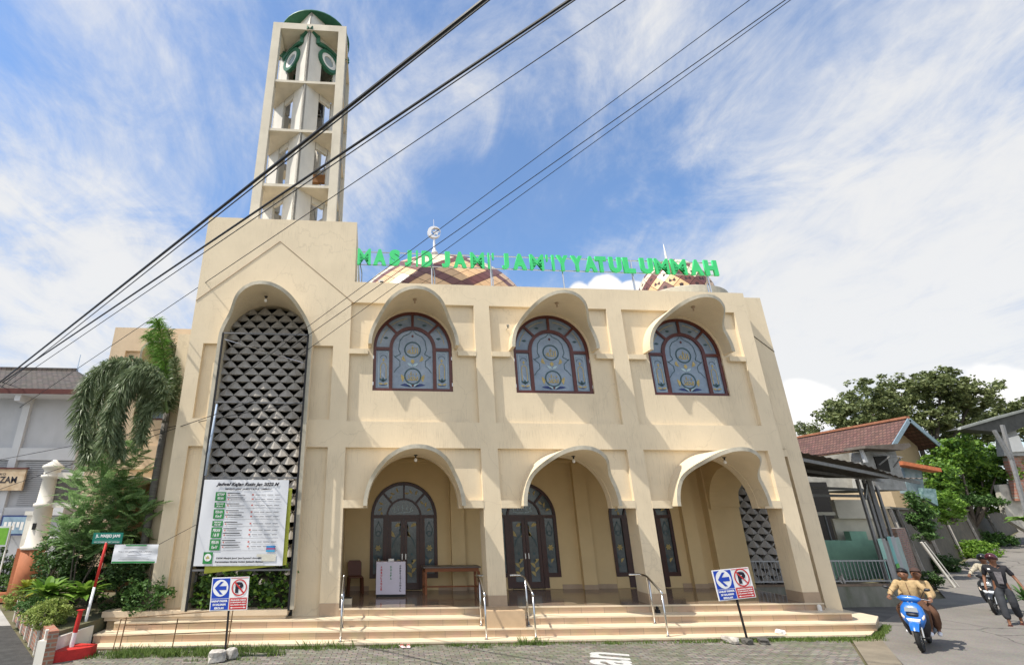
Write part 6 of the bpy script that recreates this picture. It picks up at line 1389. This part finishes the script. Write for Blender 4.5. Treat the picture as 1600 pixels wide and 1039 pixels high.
def torus(R0, r, c, n=28, m=10):
    mb = MB()
    for i in range(n):
        for j in range(m):
            t, u = 2*PI*i/n, 2*PI*j/m; q = R0+r*math.cos(u); mb.v.append((c[0]+r*.9*math.sin(u), c[1]+q*math.cos(t), c[2]+q*math.sin(t)))
    for i in range(n):
        for j in range(m): mb.f.append((i*m+j, i*m+(j+1)%m, ((i+1)%n)*m+(j+1)%m, ((i+1)%n)*m+j)); mb.m.append(0)
    return mb
def scooter(loc, rz, paint, label):
    t = empty('motor_scooter', loc, rz); tag(t, label, 'scooter')
    M_p = paint; M_pl = mat('scooter_plastic', (.02, .02, .024), .4, .2, 6); M_lens = mat('lens', (.75, .78, .82), .08, .05, 5, spec=.8)
    for y in (-.64, .60):
        w = torus(.225, .048, (0, y, .275)).build('wheel', M_rubber, t, smooth=True); rm = MB()
        for k in range(5):
            a = 2*PI*k/5; rm.bar((0, y, .275), (0, y+.19*math.cos(a), .275+.19*math.sin(a)), .035, .03)
        for i in range(24):
            a, b = 2*PI*i/24, 2*PI*(i+1)/24; rm.bar((0, y+.19*math.cos(a), .275+.19*math.sin(a)), (0, y+.19*math.cos(b), .275+.19*math.sin(b)), .05, .02)
        rm.build('rim', M_steel, w)
    fd = MB(); n = 12
    for i in range(n+1):
        a = R(150-110*i/n); wv = .065+.02*math.sin(PI*i/n)
        for s in (-1, -.6, 0, .6, 1): fd.v.append((s*wv, -.64+(.30-.02*abs(s)*2)*math.cos(a), .275+(.315-.03*abs(s))*math.sin(a)))
    for i in range(n):
        for j in range(4): q = i*5+j; fd.f.append((q, q+1, q+6, q+5)); fd.m.append(0)
    fd.build('front_fender', M_p, t, smooth=True)
    MB().tube([(-.075, -.62, .28), (-.075, -.50, .62), (-.03, -.43, .95)], .022, 8).tube([(.075, -.62, .28), (.075, -.50, .62), (.03, -.43, .95)], .022, 8).build('fork', M_steel, t)
    loft([(0,-.44,.40,.075,.06,0), (0,-.50,.48,.13,.10,0), (0,-.51,.60,.19,.11,0), (0,-.48,.72,.205,.10,0), (0,-.43,.84,.175,.085,0), (0,-.39,.93,.11,.07,0)]).build('front_shield', M_p, t, smooth=True)
    loft([(0,-.535,.66,.10,.06,0),(0,-.55,.70,.11,.07,0),(0,-.525,.74,.10,.06,0)]).build('front_panel', M_pl, t, smooth=True)
    loft([(0,-.40,.28,.16,.03,0), (0,-.41,.45,.22,.035,0), (0,-.38,.70,.235,.035,0), (0,-.35,.86,.17,.03,0)]).build('leg_shield', M_pl, t, smooth=True)
    loft([(0,-.58,.545,.10,.03,0), (0,-.615,.58,.095,.035,0), (0,-.60,.63,.12,.03,0)]).build('headlight', M_lens, t, smooth=True)
    for s in (-1, 1): loft([(s*.12,-.575,.58,.022,.025,0), (s*.155,-.555,.66,.035,.03,0), (s*.175,-.52,.72,.015,.02,0)]).build('indicator', mat('clear_lens', (.6, .5, .42), .1, .05, 5), t, smooth=True)
    MB().add([(-.11,-.60,.76),(.11,-.60,.76),(.10,-.575,.84),(-.10,-.575,.84),(-.11,-.592,.76),(.11,-.592,.76),(.10,-.567,.84),(-.10,-.567,.84)], [(0,1,2,3),(7,6,5,4),(0,4,5,1),(3,2,6,7)]).build('plate', mat('plate_grey', (.25, .27, .28), .5), t)
    hb = loft([(0,-.38,.92,.10,.06,0), (0,-.40,.98,.19,.07,0), (0,-.40,1.02,.20,.065,0), (0,-.38,1.06,.12,.05,0)]); hb.build('handlebar_cowl', M_p, t, smooth=True)
    bar_ = MB().tube([(-.34, -.30, 1.0), (-.18, -.37, 1.0), (.18, -.37, 1.0), (.34, -.30, 1.0)], .013, 8).build('handlebar', M_steel, t)
    for s in (-1, 1):
        MB().tube([(s*.24, -.345, 1.0), (s*.36, -.29, 1.0)], .019, 8).build('grip', M_rubber, bar_); MB().tube([(s*.19, -.40, 1.01), (s*.34, -.36, .99)], .006, 5).build('brake_lever', M_steel, bar_)
        m = MB().tube([(s*.20, -.36, 1.03), (s*.26, -.36, 1.14), (s*.30, -.36, 1.19)], .006, 5).build('mirror', M_pl, t); loft([(s*.32,-.37,1.17,.03,.01,0), (s*.34,-.38,1.20,.06,.02,0), (s*.35,-.37,1.235,.035,.01,0)], 12).build('mirror_head', M_pl, m, smooth=True)
    loft([(0,-.12,.22,.13,.26,0), (0,-.12,.27,.14,.27,0)]).build('floorboard', M_pl, t)
    loft([(0,.32,.34,.11,.30,0), (0,.32,.46,.15,.40,0), (0,.34,.60,.145,.44,R(4)), (0,.34,.69,.13,.43,R(6))]).build('rear_body', M_p, t, smooth=True)
    loft([(0,.30,.69,.125,.42,R(5)), (0,.30,.75,.135,.43,R(5)), (0,.30,.785,.11,.40,R(5))]).build('seat', M_pl, t, smooth=True)
    MB().tube([(.15, .1, .26), (.16, .45, .30), (.16, .80, .36)], [.02, .045, .05], 10).build('exhaust', M_pl, t); loft([(0,.76,.60,.09,.03,0), (0,.78,.68,.07,.02,0)]).build('tail_light', M_sred, t)
    MB().box(-.11, .11, .05, .55, .20, .34).build('engine', M_post, t)
    return t
def ride(yp, lean=0, front=True, hz=0):
    s = dict(pelvis=(0,yp,.86), chest=(lean*.5,yp-.05,1.20), neck=(lean*.8,yp-.06,1.33), head=(lean,yp-.10,1.455-hz))
    if front: s.update(shr=(-.18+lean*.6,yp-.05,1.27), elr=(-.33,yp-.20,1.07), wrr=(-.335,-.24,1.02), shl=(.18+lean*.6,yp-.05,1.27), ell=(.33,yp-.20,1.07), wrl=(.335,-.24,1.02), hipr=(-.10,yp-.04,.84), knr=(-.20,yp-.40,.76), anr=(-.16,yp-.30,.345), toer=(-.16,yp-.45,.30), hipl=(.10,yp-.04,.84), knl=(.20,yp-.40,.76), anl=(.16,yp-.30,.345), toel=(.16,yp-.45,.30), thumbr=(1,0,-.2), curlr=(0,-.2,-1), thumbl=(-1,0,-.2), curll=(0,-.2,-1))
    else: s.update(shr=(-.18+lean*.6,yp-.05,1.27), elr=(-.27+lean*.3,yp-.12,1.03), wrr=(-.20,yp-.28,.93), shl=(.18+lean*.6,yp-.05,1.27), ell=(.29+lean*.3,yp-.12,1.03), wrl=(.22,yp-.28,.93), hipr=(-.10,yp-.04,.86), knr=(-.28,yp-.36,.70), anr=(-.25,yp-.22,.31), toer=(-.26,yp-.37,.26), hipl=(.10,yp-.04,.86), knl=(.28,yp-.36,.70), anl=(.25,yp-.22,.31), toel=(.26,yp-.37,.26), thumbr=(1,0,.3), curlr=(.2,-.2,-1), thumbl=(-1,0,.3), curll=(-.2,-.2,-1))
    return s
SX, SRZ = (12.35, -2.05, .004), math.atan2(-.80, .60)
M_pblue = mat('scooter_blue', (.015, .13, .45), .3, .12, 9, spec=.5, coat=.3)
scooter(SX, SRZ, M_pblue, 'blue scooter with two riders coming down the lane toward the photo')
person(SX, SRZ, ride(.20, -.04), 'person steering the blue scooter, black hair, tan shirt, brown trousers and white shoes', dict(shirt=M_tan, trousers=M_brn, shoe=M_shoe, head='hair', headmat=M_hair, long=True, leg=.9))
person(SX, SRZ, ride(.54, .15, False), 'person riding pillion on the blue scooter, brown cap, tan shirt and brown trousers', dict(shirt=M_tan, trousers=M_brn, shoe=M_shoe, head='cap', headmat=mat('brown_cap_cloth', (.06, .035, .028), .8), long=True, leg=.9, wide=.02))
S2, R2 = (19.0, 1.75, .004), math.atan2(-.85, .5)
scooter(S2, R2, mat('scooter_black', (.02, .022, .026), .25, .1, 5, coat=.5), 'black scooter with one rider behind the walking man')
person(S2, R2, ride(.22, 0), 'person on the black scooter in a black helmet and pale patterned shirt', dict(shirt=mat('pale_patterned_shirt', (.40, .36, .28), .8, .5, 30), trousers=M_trou, shoe=M_brownp, head='helmet', headmat=mat('black_helmet', (.012, .013, .014), .2, .1, 5, coat=.5), long=True, leg=.9))
# ------------------------------------------------------------------ cat on the wall
ct = empty('cat', (15.35, 2.98, .66), R(25)); tag(ct, 'white and dark cat sitting on the low wall behind the railing', 'cat')
M_cat = mat('cat_fur', (.55, .53, .50), .9, .1, 9, col2=(.10, .09, .085)); M_catw = mat('cat_white', (.62, .60, .57), .9, .1, 20)
skin('body', [[(0,.09,.06,.062),(0,.07,.12,.066),(0,.01,.19,.052),(0,-.01,.235,.036),(0,-.03,.27,.042),(0,-.055,.262,.024)], [(0,.01,.19,.052),(-.03,-.03,.11,.022),(-.03,-.035,.03,.017),(-.03,-.06,.012,.016)], [(0,.01,.19,.052),(.03,-.03,.11,.022),(.03,-.035,.03,.017),(.03,-.06,.012,.016)],
      [(0,.09,.06,.062),(-.06,.05,.05,.034),(-.062,-.01,.016,.018)], [(0,.09,.06,.062),(.06,.05,.05,.034),(.062,-.01,.016,.018)], [(0,.09,.06,.062),(.03,.17,.02,.018),(.10,.15,.014,.014),(.14,.08,.012,.010)]], M_cat, ct)
for s in (-1, 1): MB().add([(s*.038,-.03,.295),(s*.008,-.03,.302),(s*.026,-.02,.345),(s*.024,-.008,.30)], [(0,1,2),(0,2,3),(1,3,2)]).build('ear', M_cat, ct)
# a lane-side object: small satellite loudspeaker on the upper wall
ls = MB().tube([(4.03, RC, 8.10), (4.03, -.08, 8.12)], .012, 6).lathe([(.02, -.05), (.05, .03), (.055, .05)], (4.03, -.10, 8.12), 10).build('wall_spotlight', M_steel); tag(ls, 'small spotlight on the wall left of the second upper window', 'lamp')
